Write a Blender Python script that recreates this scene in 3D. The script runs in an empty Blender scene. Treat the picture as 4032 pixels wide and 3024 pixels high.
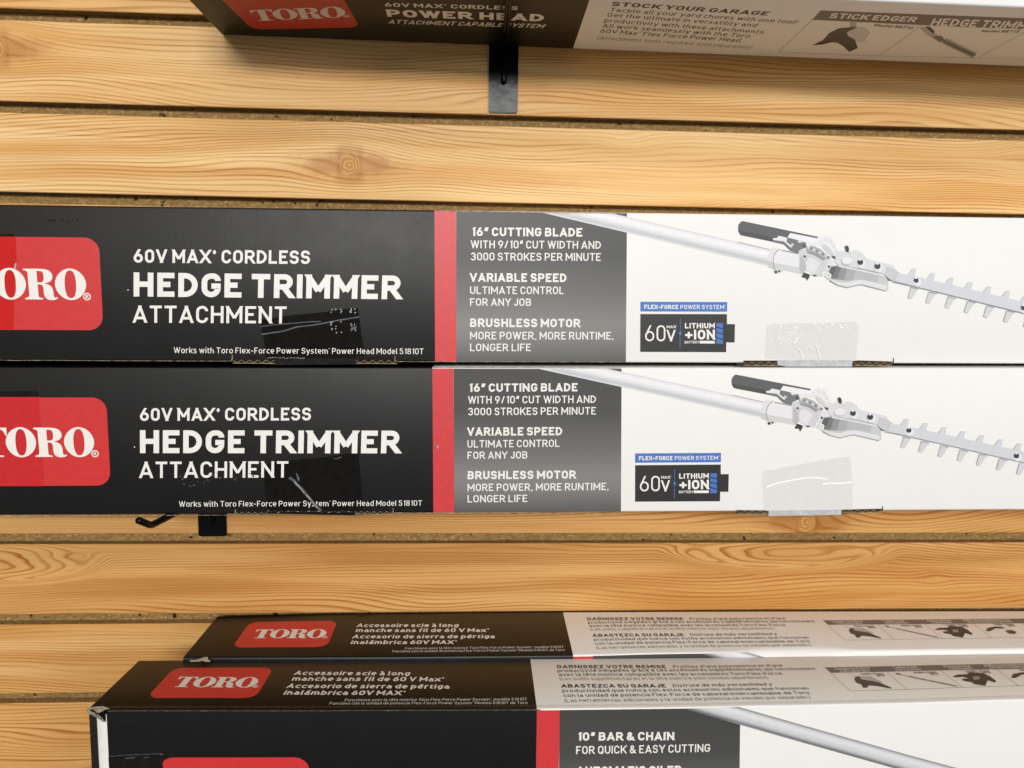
import bpy, bmesh, math, random
from mathutils import Vector, Matrix
from mathutils.geometry import tessellate_polygon

S = bpy.context.scene
COL = S.collection
MM = 0.001

# ------------------------------------------------------------------ camera
cam_d = bpy.data.cameras.new('camera')
cam = bpy.data.objects.new('camera', cam_d)
COL.objects.link(cam)
cam_d.sensor_width = 36.0
cam_d.lens = 2865.1 / 4032 * 36.0
cam_d.clip_start = 0.01
cam_d.clip_end = 60
R_ = Vector((0.998637, -0.05010159, 0.01462768))
U_ = Vector((-0.00948327, 0.10141896, 0.9947986))
F_ = Vector((0.05132452, 0.99358141, -0.1008056))
cam.matrix_world = Matrix(((R_.x, U_.x, -F_.x, 0), (R_.y, U_.y, -F_.y, -0.66586),
                           (R_.z, U_.z, -F_.z, -0.24839), (0, 0, 0, 1)))
cam_d.dof.use_dof = True
cam_d.dof.focus_distance = 0.59
cam_d.dof.aperture_fstop = 7.0
S.camera = cam

# ------------------------------------------------------------------ light of the shop
W = bpy.data.worlds.new('World')
S.world = W
W.use_nodes = True
wn = W.node_tree.nodes; wl = W.node_tree.links
wn.clear()
wo = wn.new('ShaderNodeOutputWorld'); wb = wn.new('ShaderNodeBackground')
wt = wn.new('ShaderNodeTexCoord'); ws = wn.new('ShaderNodeSeparateXYZ'); wr = wn.new('ShaderNodeValToRGB')
wm = wn.new('ShaderNodeMath'); wm.operation = 'MULTIPLY_ADD'; wm.inputs[1].default_value = 0.5; wm.inputs[2].default_value = 0.5
wl.new(wt.outputs['Generated'], ws.inputs[0]); wl.new(ws.outputs['Z'], wm.inputs[0]); wl.new(wm.outputs[0], wr.inputs[0])
wl.new(wr.outputs[0], wb.inputs[0]); wl.new(wb.outputs[0], wo.inputs[0])
cr = wr.color_ramp
cr.elements[0].position = 0.30; cr.elements[0].color = (0.165, 0.153, 0.140, 1)
cr.elements[1].position = 0.80; cr.elements[1].color = (0.29, 0.255, 0.21, 1)
e = cr.elements.new(0.50); e.color = (0.16, 0.147, 0.132, 1)
wb.inputs[1].default_value = 1.0

def area(name, loc, target, sx, sy, power, color):
    d = bpy.data.lights.new(name, 'AREA'); d.shape = 'RECTANGLE'
    d.size = sx; d.size_y = sy; d.energy = power; d.color = color
    o = bpy.data.objects.new(name, d); COL.objects.link(o)
    o.location = loc
    o.rotation_euler = (Vector(target) - Vector(loc)).to_track_quat('-Z', 'Y').to_euler()
    return o
# the far rows of ceiling tubes (low, frontal) and the near row overhead
area('far_tubes', (-0.45, -7.0, 1.62), (0, 0, -0.25), 3.2, 0.75, 310.0, (1.0, 0.985, 0.965))
area('near_tubes', (0.25, -2.3, 1.62), (0.05, 0, -0.35), 1.6, 0.25, 13.5, (1.0, 0.94, 0.85))
area('shop_window', (4.6, -6.0, 0.9), (0, 0, -0.25), 1.8, 1.4, 105.0, (0.80, 0.90, 1.0))

S.view_settings.view_transform = 'Standard'
S.view_settings.look = 'None'
S.view_settings.exposure = 0.20
S.view_settings.gamma = 1.0
S.view_settings.use_curve_mapping = False

PRINT = {
 'h_dims': [[-257.6,-67.64],[-283.36,-23.93],[-287.21,-94.67],[-265.92,-23.74]],
 'h_title': [["t","60V MAX* CORDLESS",0.185,"w",[-232.12,-42.98],[-97.33,-42.71],[-231.65,-32.66]],["t","HEDGE TRIMMER",0.225,"w",[-233.29,-68.95],[-27.13,-69.73],[-232.45,-50.38]],["t","ATTACHMENT",0.15,"w",[-234.7,-89.27],[-116.62,-89.25],[-234.09,-75.92]]],
 'h_small': [["t","Works with Toro Flex-Force Power System® Power Head Model 51810T",0.12,"w",[-204.43,-112.9],[-9.28,-113.11],[-204.25,-108.35]],["p","w",[[-236.85,-64.01],[-236.89,-64.21],[-237.01,-64.37],[-237.17,-64.48],[-237.36,-64.51],[-237.54,-64.48],[-237.7,-64.37],[-237.8,-64.21],[-237.82,-64.02],[-237.78,-63.83],[-237.67,-63.67],[-237.5,-63.56],[-237.31,-63.52],[-237.13,-63.56],[-236.98,-63.67],[-236.88,-63.83]]]],
 'h_feat': [["t","16” CUTTING BLADE",0.215,"w",[28.87,-19.73],[116.82,-19.26],[28.86,-13.0]],["t","WITH 9/10” CUT WIDTH AND",0.15,"w",[28.49,-29.24],[131.91,-28.68],[28.49,-23.11]],["t","3000 STROKES PER MINUTE",0.15,"w",[28.62,-38.77],[131.96,-38.17],[28.62,-32.62]],["t","VARIABLE SPEED",0.215,"w",[27.74,-55.41],[104.75,-55.16],[27.74,-48.6]],["t","ULTIMATE CONTROL",0.15,"w",[27.88,-65.16],[102.69,-64.73],[27.87,-59.08]],["t","FOR ANY JOB",0.15,"w",[27.88,-74.43],[76.62,-74.24],[27.88,-68.46]],["t","BRUSHLESS MOTOR",0.215,"w",[27.89,-91.27],[116.29,-91.07],[27.89,-84.5]],["t","MORE POWER, MORE RUNTIME,",0.15,"w",[27.89,-101.15],[143.46,-100.76],[27.89,-94.99]],["t","LONGER LIFE",0.15,"w",[27.9,-110.53],[76.69,-110.36],[27.9,-104.49]]],
 'h_grey': [["p","grey",[[17.01,-0.98],[85.5,-1.11],[152.54,-15.71],[154.08,-118.81],[16.84,-118.95]]],["p","dkgrey",[[141.15,-0.97],[152.21,-0.96],[152.26,-3.27]]]],
 'h_batt': [["p","blue",[[164.69,-70.31],[235.7,-70.06],[235.84,-77.85],[164.88,-78.1]]],["p","black2",[[164.92,-80.11],[235.86,-79.78],[236.11,-87.83],[242.76,-87.84],[242.98,-102.72],[236.17,-102.7],[236.26,-110.67],[165.53,-110.68]]],["t","FLEX-FORCE",0.23,"w",[168.08,-75.97],[195.78,-75.94],[167.99,-72.63]],["t","POWER SYSTEM®",0.15,"w",[197.48,-75.93],[234.34,-75.79],[197.38,-72.58]],["t","60",0.1,"w",[169.41,-102.06],[185.93,-101.99],[169.09,-89.11]],["t","V",0.15,"w",[187.06,-102.08],[194.16,-102.05],[186.79,-92.77]],["t","MAX°",0.2,"w",[186.75,-91.42],[195.06,-91.38],[186.69,-89.2]],["l","blue",0.5,[[197.66,-83.52],[197.92,-91.94]]],["l","blue",0.5,[[197.88,-98.94],[198.11,-107.9]]],["p","blue",[[198.51,-91.94],[196.38,-96.05],[197.85,-96.19],[196.86,-98.95],[199.68,-95.07],[198.1,-94.74]]],["t","LITHIUM",0.22,"w",[201.63,-91.49],[226.15,-91.36],[201.49,-87.15]],["t","+ION",0.22,"w",[202.05,-100.47],[226.57,-100.36],[201.81,-92.55]],["t","BATTERY",0.19,"w",[201.8,-103.62],[213.54,-103.66],[201.74,-101.54]],["p","w",[[214.01,-101.43],[226.51,-101.48],[226.59,-103.66],[214.08,-103.61]]],["p","blue",[[227.43,-87.1],[232.89,-87.07],[232.84,-91.28],[227.43,-89.86]]],["p","blue",[[227.56,-90.77],[233.07,-92.24],[233.0,-95.63],[227.58,-94.16]]],["p","blue",[[227.71,-95.08],[233.23,-96.55],[233.15,-99.9],[227.73,-98.42]]],["p","blue",[[227.86,-99.34],[233.38,-100.82],[233.3,-103.87],[227.92,-103.8]]]],
 'h_tool': [["p","s222",[[141.15,-0.96],[269.54,-27.67],[269.47,-28.88],[136.12,-0.99]]],["p","s236",[[136.12,-0.99],[269.47,-28.88],[269.4,-30.1],[131.11,-1.01]]],["p","s242",[[131.11,-1.01],[269.4,-30.1],[269.33,-31.31],[126.09,-1.04]]],["p","s245",[[126.09,-1.04],[269.33,-31.31],[269.27,-32.52],[121.09,-1.07]]],["p","s242",[[121.09,-1.07],[269.27,-32.52],[269.2,-33.74],[116.08,-1.09]]],["p","s236",[[116.08,-1.09],[269.2,-33.74],[269.13,-34.95],[111.08,-1.12]]],["p","s228",[[111.08,-1.12],[269.13,-34.95],[269.06,-36.17],[106.08,-1.15]]],["p","s218b",[[106.08,-1.15],[269.06,-36.17],[269.0,-37.38],[101.09,-1.17]]],["p","s205b",[[101.09,-1.17],[269.0,-37.38],[268.93,-38.6],[96.1,-1.2]]],["p","s205b",[[96.1,-1.2],[268.93,-38.6],[268.86,-39.82],[91.12,-1.22]]],["p","s222",[[91.12,-1.22],[268.86,-39.82],[268.79,-41.03],[86.14,-1.25]]],["p","s245",[[85.5,-0.98],[141.14,-0.91],[86.14,-1.22]]],["p","s95",[[242.22,-11.21],[242.67,-8.22],[244.27,-6.19],[245.65,-5.47],[308.25,-17.27],[307.18,-18.65],[285.04,-17.8],[275.52,-19.82],[270.79,-21.51],[244.68,-16.62],[242.91,-14.46]]],["p","s78",[[242.4,-12.84],[270.35,-17.97],[271.36,-21.72],[244.68,-16.72],[242.91,-14.46]]],["p","s228",[[269.08,-27.82],[271.83,-25.87],[279.24,-27.16],[275.87,-27.75],[273.16,-30.51],[271.91,-34.37],[272.1,-38.76],[274.02,-43.69],[273.76,-44.24],[267.98,-41.55],[266.73,-38.81]]],["p","s205",[[267.48,-36.6],[272.06,-37.66],[274.02,-43.69],[273.76,-44.24],[267.98,-41.55],[266.73,-38.81]]],["p","s236",[[276.43,-27.74],[293.01,-30.86],[295.44,-34.14],[293.74,-40.21],[294.85,-45.71],[297.21,-47.35],[280.57,-44.18],[274.3,-43.69],[272.06,-37.66],[272.95,-32.16]]],["p","s212",[[272.25,-38.21],[293.87,-41.86],[294.85,-45.71],[297.21,-47.35],[280.57,-44.18],[274.3,-43.69]]],["l","s150",0.5,[[277.27,-27.51],[274.78,-28.85],[272.93,-31.61],[272.07,-35.46],[272.22,-38.76],[273.1,-42.05],[274.19,-43.69]]],["l","s150",0.4,[[242.64,-22.08],[268.8,-27.82]]],["l","s120",0.7,[[278.72,-28.27],[292.16,-30.87]]],["p","s215",[[272.07,-44.54],[274.86,-43.41],[277.07,-42.01],[278.18,-41.45],[281.38,-43.35],[280.6,-44.85],[277.27,-46.69],[273.88,-47.0]]],["p","s60",[[275.92,-45.6],[275.84,-46.07],[275.59,-46.46],[275.2,-46.73],[274.72,-46.83],[274.24,-46.74],[273.83,-46.48],[273.54,-46.09],[273.42,-45.62],[273.5,-45.16],[273.75,-44.76],[274.14,-44.5],[274.62,-44.4],[275.1,-44.49],[275.52,-44.75],[275.8,-45.14]]],["p","s60",[[278.21,-44.87],[278.16,-45.2],[277.98,-45.49],[277.69,-45.69],[277.35,-45.76],[276.99,-45.69],[276.69,-45.5],[276.48,-45.22],[276.4,-44.88],[276.45,-44.54],[276.64,-44.26],[276.92,-44.06],[277.27,-43.99],[277.62,-44.06],[277.92,-44.25],[278.13,-44.53]]],["p","s120",[[282.8,-18.37],[290.78,-19.65],[292.6,-22.1],[290.49,-25.4],[286.55,-25.99],[282.13,-22.21]]],["p","s212",[[292.42,-30.32],[294.56,-27.56],[297.99,-28.07],[304.89,-29.65],[313.07,-33.97],[320.02,-36.1],[322.93,-37.18],[320.37,-42.72],[313.63,-44.99],[313.26,-48.87],[306.39,-48.65],[297.21,-47.35],[294.2,-44.06],[293.89,-37.45]]],["p","s190",[[294.25,-33.05],[298.39,-36.31],[299.33,-44.02],[297.21,-47.35],[294.2,-44.06],[293.78,-37.45]]],["p","s228",[[298.23,-33.01],[305.13,-34.59],[311.01,-38.39],[305.75,-47.27],[299.9,-44.01],[299.01,-37.4]]],["p","s236",[[306.72,-20.85],[308.86,-18.09],[315.59,-16.37],[320.82,-18.5],[322.13,-21.78],[325.98,-29.98],[324.47,-33.86],[322.25,-34.98],[319.74,-30.6],[316.09,-26.24],[307.43,-23.58],[297.96,-27.52],[298.23,-21.21]]],["p","s212",[[311.32,-21.9],[317.18,-25.13],[321.42,-30.03],[324.47,-33.86],[322.25,-34.98],[318.66,-31.71],[312.68,-26.27]]],["p","s175",[[298.44,-25.6],[303.48,-24.17],[310.43,-26.84],[316.38,-31.73],[319.92,-34.17],[315.41,-35.04],[307.81,-31.27],[298.56,-28.06]]],["p","s228",[[299.82,-24.88],[301.2,-25.08],[301.05,-26.84],[299.68,-26.53]]],["p","s120",[[302.25,-25.73],[303.62,-25.94],[303.48,-27.69],[302.1,-27.38]]],["p","s228",[[304.68,-26.67],[306.06,-26.88],[305.92,-28.64],[304.54,-28.32]]],["p","s120",[[307.12,-27.7],[308.5,-27.91],[308.36,-29.67],[306.98,-29.35]]],["p","s228",[[309.57,-28.82],[310.94,-29.03],[310.8,-30.79],[309.42,-30.47]]],["p","s120",[[312.02,-30.03],[313.39,-30.23],[313.26,-31.99],[311.87,-31.68]]],["p","s228",[[314.48,-31.32],[315.85,-31.53],[315.72,-33.29],[314.33,-32.97]]],["p","s120",[[316.94,-32.71],[318.32,-32.91],[318.18,-34.68],[316.8,-34.36]]],["p","s150",[[299.15,-28.61],[307.78,-30.72],[314.84,-35.05],[313.18,-36.17],[306.73,-32.38],[299.8,-30.25]]],["p","s222",[[308.88,-18.64],[310.26,-18.78],[311.31,-21.68],[310.07,-21.91]]],["p","s222",[[313.39,-17.76],[314.76,-17.91],[315.82,-20.81],[314.58,-21.04]]],["p","s222",[[317.72,-19.09],[319.09,-19.24],[320.15,-22.13],[318.91,-22.36]]],["p","s222",[[320.19,-22.9],[321.57,-23.05],[322.63,-25.95],[321.39,-26.18]]],["p","s222",[[322.42,-27.27],[323.79,-27.42],[324.86,-30.33],[323.61,-30.56]]],["p","s242",[[284.89,-14.53],[311.18,-19.16],[307.89,-21.38],[298.27,-22.04],[290.8,-19.93],[282.79,-18.1]]],["p","s120",[[275.53,-20.09],[280.1,-21.14],[286.84,-26.26],[292.88,-22.09],[297.67,-21.49],[299.29,-25.59],[293.44,-27.84],[292.42,-30.43],[285.82,-28.74],[280.21,-23.6],[271.65,-21.77],[270.75,-20.69]]],["p","s236",[[270.68,-19.05],[274.33,-18.47],[275.38,-16.82],[281.94,-18.11],[280.92,-20.58],[287.07,-25.17],[286.28,-26.27],[280.1,-21.25],[271.3,-20.25]]],["p","s205",[[288.37,-23.78],[288.3,-24.25],[288.04,-24.64],[287.65,-24.9],[287.18,-25.0],[286.7,-24.91],[286.28,-24.66],[286.0,-24.27],[285.88,-23.81],[285.95,-23.35],[286.2,-22.95],[286.6,-22.69],[287.07,-22.59],[287.55,-22.68],[287.97,-22.94],[288.25,-23.32]]],["p","s60",[[297.59,-24.51],[297.54,-24.84],[297.35,-25.13],[297.07,-25.32],[296.73,-25.39],[296.37,-25.33],[296.07,-25.14],[295.86,-24.86],[295.78,-24.53],[295.83,-24.19],[296.01,-23.9],[296.3,-23.71],[296.64,-23.64],[296.99,-23.7],[297.3,-23.89],[297.51,-24.17]]],["p","s205",[[295.39,-33.04],[297.61,-32.03],[300.64,-33.54],[299.54,-36.57],[296.71,-36.88]]],["p","s60",[[298.62,-33.01],[298.57,-33.36],[298.37,-33.67],[298.07,-33.88],[297.7,-33.95],[297.33,-33.88],[297.01,-33.68],[296.78,-33.38],[296.69,-33.03],[296.75,-32.67],[296.94,-32.36],[297.25,-32.16],[297.61,-32.08],[297.99,-32.15],[298.31,-32.35],[298.53,-32.65]]],["p","s236",[[302.12,-42.89],[305.37,-39.55],[304.82,-45.62]]],["p","s245",[[298.2,-44.3],[303.73,-46.74],[302.66,-48.13],[298.0,-45.96]]],["p","s60",[[295.88,-49.29],[297.99,-45.79],[302.62,-47.41],[302.44,-49.51],[300.59,-52.41],[299.62,-50.09],[297.33,-50.0]]],["p","s60",[[305.2,-47.56],[308.92,-47.8],[307.55,-48.92],[305.82,-48.66]]],["p","s78",[[319.82,-32.25],[322.4,-32.5],[323.86,-35.24],[321.06,-34.0]]],["p","s228",[[318.76,-33.64],[323.48,-36.62],[319.81,-43.0],[314.18,-44.55],[315.66,-40.01]]],["p","s78",[[319.08,-40.97],[319.02,-41.37],[318.8,-41.71],[318.46,-41.94],[318.05,-42.03],[317.63,-41.95],[317.26,-41.73],[317.01,-41.39],[316.91,-40.99],[316.97,-40.59],[317.19,-40.24],[317.53,-40.01],[317.94,-39.93],[318.36,-40.0],[318.72,-40.23],[318.97,-40.57]]],["p","s222",[[323.93,-29.14],[331.18,-27.78],[341.84,-27.67],[346.69,-30.84],[348.88,-34.04],[358.4,-36.53],[371.99,-39.37],[373.1,-42.21],[378.03,-45.79],[376.84,-52.56],[369.37,-51.58],[364.35,-46.43],[349.4,-43.07],[325.14,-39.42],[322.97,-36.22]]],["l","s175",0.5,[[325.14,-39.55],[349.4,-43.2],[364.37,-46.69]]],["p","s205",[[366.0,-40.33],[372.83,-42.21],[378.03,-45.79],[376.84,-52.56],[369.76,-51.32],[365.02,-46.43]]],["p","s205",[[314.27,-48.54],[316.74,-44.65],[319.84,-40.11],[326.48,-39.53],[364.37,-46.82],[368.18,-51.98],[368.61,-59.13],[366.53,-60.44],[346.09,-55.66],[342.09,-56.08],[334.15,-58.09],[326.02,-56.21]]],["p","s175",[[319.87,-40.75],[325.84,-40.06],[353.54,-45.23],[351.22,-51.47],[341.78,-50.64],[333.84,-52.26],[320.41,-51.08],[317.51,-46.58]]],["p","s190",[[340.02,-42.89],[353.54,-45.23],[360.32,-46.47],[359.35,-52.7],[351.23,-51.73],[339.12,-50.92]]],["p","s150",[[319.89,-41.01],[325.85,-40.31],[333.26,-41.53],[331.11,-51.38],[320.39,-50.82],[317.77,-46.58]]],["p","s120",[[319.9,-41.27],[325.2,-40.58],[328.16,-41.19],[325.71,-50.39],[320.37,-50.43],[318.04,-46.58]]],["p","s95",[[319.65,-41.66],[323.2,-40.72],[324.56,-41.1],[322.11,-47.83],[318.92,-48.12],[318.16,-46.32]]],["l","s228",1.1,[[326.53,-40.56],[345.43,-44.01],[363.76,-47.73]]],["l","s245",1.2,[[316.79,-45.55],[319.96,-47.59],[319.42,-50.05]]],["p","s228",[[314.27,-48.54],[316.81,-45.94],[319.04,-50.44],[325.85,-52.97],[333.93,-53.94],[341.83,-51.55],[345.84,-51.25],[367.61,-55.88],[366.49,-59.66],[346.04,-54.88],[342.04,-55.18],[334.11,-57.18],[325.97,-55.3]]],["l","s150",0.5,[[319.14,-52.38],[326.01,-55.95],[334.13,-57.7],[342.07,-55.82],[346.07,-55.27],[366.52,-60.18]]],["p","s100",[[364.08,-46.43],[368.91,-50.67],[372.78,-52.33],[368.16,-51.59]]],["p","s214",[[387.45,-56.47],[385.47,-65.62],[388.58,-66.48],[393.67,-58.19]]],["l","s190",0.35,[[387.49,-57.06],[385.46,-65.44]]],["p","s214",[[402.66,-60.18],[400.69,-69.35],[403.82,-70.22],[408.9,-61.91]]],["l","s190",0.35,[[402.7,-60.77],[400.68,-69.17]]],["p","s214",[[419.16,-64.02],[417.21,-73.21],[420.35,-74.08],[425.42,-65.75]]],["l","s190",0.35,[[419.2,-64.61],[417.2,-73.03]]],["p","s214",[[435.71,-67.63],[433.78,-76.84],[436.92,-77.71],[441.99,-69.36]]],["l","s190",0.35,[[435.75,-68.22],[433.77,-76.66]]],["p","s214",[[452.33,-71.37],[450.42,-80.61],[453.58,-81.49],[458.64,-73.11]]],["l","s190",0.35,[[452.37,-71.97],[450.41,-80.43]]],["p","s214",[[469.64,-75.25],[467.75,-84.51],[470.93,-85.39],[475.98,-77.0]]],["l","s190",0.35,[[469.69,-75.84],[467.74,-84.33]]],["p","s214",[[487.02,-79.08],[485.16,-88.36],[488.34,-89.25],[493.39,-80.83]]],["l","s190",0.35,[[487.07,-79.68],[485.14,-88.18]]],["p","s214",[[504.16,-82.87],[502.31,-92.18],[505.51,-93.06],[510.55,-84.63]]],["l","s190",0.35,[[504.21,-83.47],[502.3,-92.0]]],["p","s218b",[[375.21,-45.72],[384.4,-46.81],[515.37,-75.14],[516.19,-84.72],[485.15,-77.42],[427.79,-64.43],[394.2,-57.01],[373.18,-52.18]]],["p","s218b",[[384.11,-46.99],[388.03,-41.68],[391.09,-41.89],[389.65,-49.87]]],["p","s218b",[[400.06,-50.43],[403.98,-45.11],[407.05,-45.32],[405.63,-53.33]]],["p","s218b",[[416.07,-53.89],[419.99,-48.56],[423.07,-48.77],[421.66,-56.79]]],["p","s218b",[[432.14,-57.36],[436.06,-52.02],[439.15,-52.23],[437.76,-60.27]]],["p","s218b",[[448.27,-60.84],[452.19,-55.49],[455.28,-55.7],[453.92,-63.76]]],["p","s218b",[[464.46,-64.34],[468.38,-58.97],[471.48,-59.19],[470.14,-67.27]]],["p","s218b",[[480.72,-67.85],[484.63,-62.47],[487.75,-62.69],[486.42,-70.79]]],["p","s218b",[[497.03,-71.37],[500.94,-65.98],[504.07,-66.2],[502.76,-74.32]]],["l","s150",0.55,[[371.7,-52.78],[390.5,-56.45],[394.22,-57.36],[427.81,-64.72],[485.17,-77.72],[516.2,-84.9]]],["p","s175",[[387.16,-56.59],[393.66,-58.07],[393.1,-58.9],[386.6,-57.36]]],["p","s175",[[403.28,-60.3],[409.81,-61.78],[409.25,-62.61],[402.72,-61.07]]],["p","s175",[[419.76,-63.89],[426.32,-65.38],[425.76,-66.22],[419.2,-64.67]]],["p","s175",[[436.31,-67.45],[442.89,-68.94],[442.33,-69.78],[435.75,-68.22]]],["p","s175",[[452.62,-71.19],[459.23,-72.69],[458.67,-73.53],[452.06,-71.97]]],["p","s175",[[470.25,-75.06],[476.88,-76.57],[476.33,-77.41],[469.69,-75.84]]],["p","s236",[[348.33,-38.43],[348.14,-39.71],[347.44,-40.81],[346.36,-41.55],[345.04,-41.82],[343.69,-41.57],[342.53,-40.85],[341.71,-39.77],[341.38,-38.49],[341.57,-37.21],[342.26,-36.11],[343.35,-35.38],[344.66,-35.11],[346.01,-35.35],[347.18,-36.07],[347.99,-37.15]]],["p","s60",[[346.12,-37.16],[345.98,-38.05],[345.5,-38.81],[344.75,-39.32],[343.84,-39.5],[342.91,-39.33],[342.1,-38.84],[341.54,-38.09],[341.3,-37.2],[341.44,-36.31],[341.92,-35.56],[342.67,-35.05],[343.58,-34.86],[344.51,-35.03],[345.32,-35.52],[345.88,-36.27]]],["p","s245",[[344.4,-35.11],[344.34,-35.46],[344.16,-35.75],[343.86,-35.95],[343.51,-36.02],[343.15,-35.96],[342.83,-35.76],[342.62,-35.47],[342.53,-35.13],[342.58,-34.78],[342.76,-34.49],[343.06,-34.29],[343.41,-34.22],[343.77,-34.28],[344.09,-34.48],[344.3,-34.77]]],["p","s236",[[362.99,-41.52],[362.79,-42.86],[362.07,-44.0],[360.94,-44.77],[359.57,-45.05],[358.17,-44.79],[356.95,-44.05],[356.1,-42.92],[355.74,-41.59],[355.94,-40.25],[356.66,-39.11],[357.79,-38.35],[359.16,-38.07],[360.56,-38.32],[361.78,-39.07],[362.63,-40.19]]],["p","s60",[[360.76,-40.25],[360.62,-41.19],[360.12,-41.99],[359.32,-42.53],[358.36,-42.73],[357.37,-42.55],[356.52,-42.03],[355.92,-41.23],[355.67,-40.3],[355.81,-39.36],[356.31,-38.56],[357.11,-38.02],[358.07,-37.82],[359.06,-38.0],[359.91,-38.52],[360.51,-39.31]]],["p","s245",[[358.9,-38.2],[358.85,-38.55],[358.66,-38.84],[358.37,-39.04],[358.01,-39.11],[357.65,-39.05],[357.33,-38.85],[357.11,-38.56],[357.02,-38.22],[357.07,-37.87],[357.26,-37.58],[357.55,-37.38],[357.91,-37.31],[358.27,-37.37],[358.59,-37.56],[358.81,-37.85]]],["p","s236",[[395.61,-52.66],[395.44,-53.86],[394.8,-54.88],[393.79,-55.57],[392.57,-55.81],[391.31,-55.59],[390.21,-54.92],[389.45,-53.91],[389.12,-52.72],[389.29,-51.52],[389.93,-50.5],[390.94,-49.82],[392.16,-49.57],[393.42,-49.8],[394.51,-50.46],[395.28,-51.47]]],["p","s60",[[393.36,-51.38],[393.25,-52.18],[392.82,-52.86],[392.15,-53.31],[391.33,-53.48],[390.5,-53.33],[389.77,-52.88],[389.26,-52.21],[389.04,-51.42],[389.15,-50.62],[389.58,-49.94],[390.25,-49.48],[391.07,-49.32],[391.9,-49.47],[392.63,-49.91],[393.14,-50.58]]],["p","s245",[[391.88,-49.31],[391.83,-49.66],[391.64,-49.96],[391.35,-50.16],[390.99,-50.23],[390.62,-50.16],[390.3,-49.97],[390.08,-49.67],[389.99,-49.33],[390.04,-48.98],[390.22,-48.68],[390.52,-48.48],[390.87,-48.41],[391.24,-48.48],[391.56,-48.67],[391.78,-48.96]]],["p","s236",[[488.34,-74.29],[488.18,-75.55],[487.52,-76.63],[486.46,-77.35],[485.16,-77.61],[483.83,-77.37],[482.65,-76.66],[481.82,-75.59],[481.46,-74.33],[481.62,-73.07],[482.28,-71.99],[483.34,-71.27],[484.63,-71.01],[485.97,-71.25],[487.14,-71.96],[487.97,-73.03]]],["p","s60",[[486.03,-72.98],[485.92,-73.84],[485.47,-74.57],[484.75,-75.07],[483.87,-75.24],[482.96,-75.08],[482.17,-74.59],[481.6,-73.87],[481.35,-73.01],[481.46,-72.15],[481.91,-71.42],[482.63,-70.93],[483.51,-70.75],[484.42,-70.92],[485.22,-71.4],[485.78,-72.12]]],["p","s245",[[484.35,-70.88],[484.3,-71.23],[484.12,-71.54],[483.82,-71.74],[483.46,-71.81],[483.08,-71.74],[482.76,-71.54],[482.52,-71.25],[482.42,-70.89],[482.47,-70.54],[482.65,-70.24],[482.95,-70.04],[483.31,-69.96],[483.68,-70.03],[484.01,-70.23],[484.25,-70.53]]],["p","s60",[[330.34,-24.58],[331.64,-23.93],[333.0,-24.55],[334.54,-28.39],[333.26,-29.3],[331.49,-28.68]]],["p","s236",[[333.75,-26.09],[336.54,-28.37],[335.98,-30.3],[333.67,-29.43]]],["p","s205",[[337.14,-36.73],[336.92,-37.79],[336.18,-38.73],[335.0,-39.43],[333.53,-39.81],[331.95,-39.82],[330.45,-39.46],[329.21,-38.77],[328.38,-37.85],[328.06,-36.79],[328.29,-35.73],[329.05,-34.79],[330.23,-34.1],[331.7,-33.73],[333.28,-33.73],[334.78,-34.09],[336.01,-34.79],[336.83,-35.72]]],["p","s236",[[337.09,-35.95],[336.87,-36.93],[336.13,-37.79],[334.95,-38.43],[333.48,-38.78],[331.9,-38.79],[330.4,-38.47],[329.16,-37.84],[328.34,-36.99],[328.02,-36.02],[328.26,-35.05],[329.02,-34.19],[330.2,-33.55],[331.67,-33.21],[333.25,-33.21],[334.75,-33.54],[335.98,-34.18],[336.79,-35.03]]]],
 'hu_tape': [["p","tapeblk",[[-136.31,-86.19],[-128.31,-85.42],[-119.72,-83.93],[-109.69,-82.43],[-101.09,-81.66],[-90.33,-80.51],[-82.06,-79.38],[-72.35,-77.87],[-60.46,-76.35],[-59.5,-84.66],[-57.91,-99.18],[-55.63,-116.69],[-133.1,-117.3],[-133.88,-106.77],[-136.32,-91.59]]]],
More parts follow.
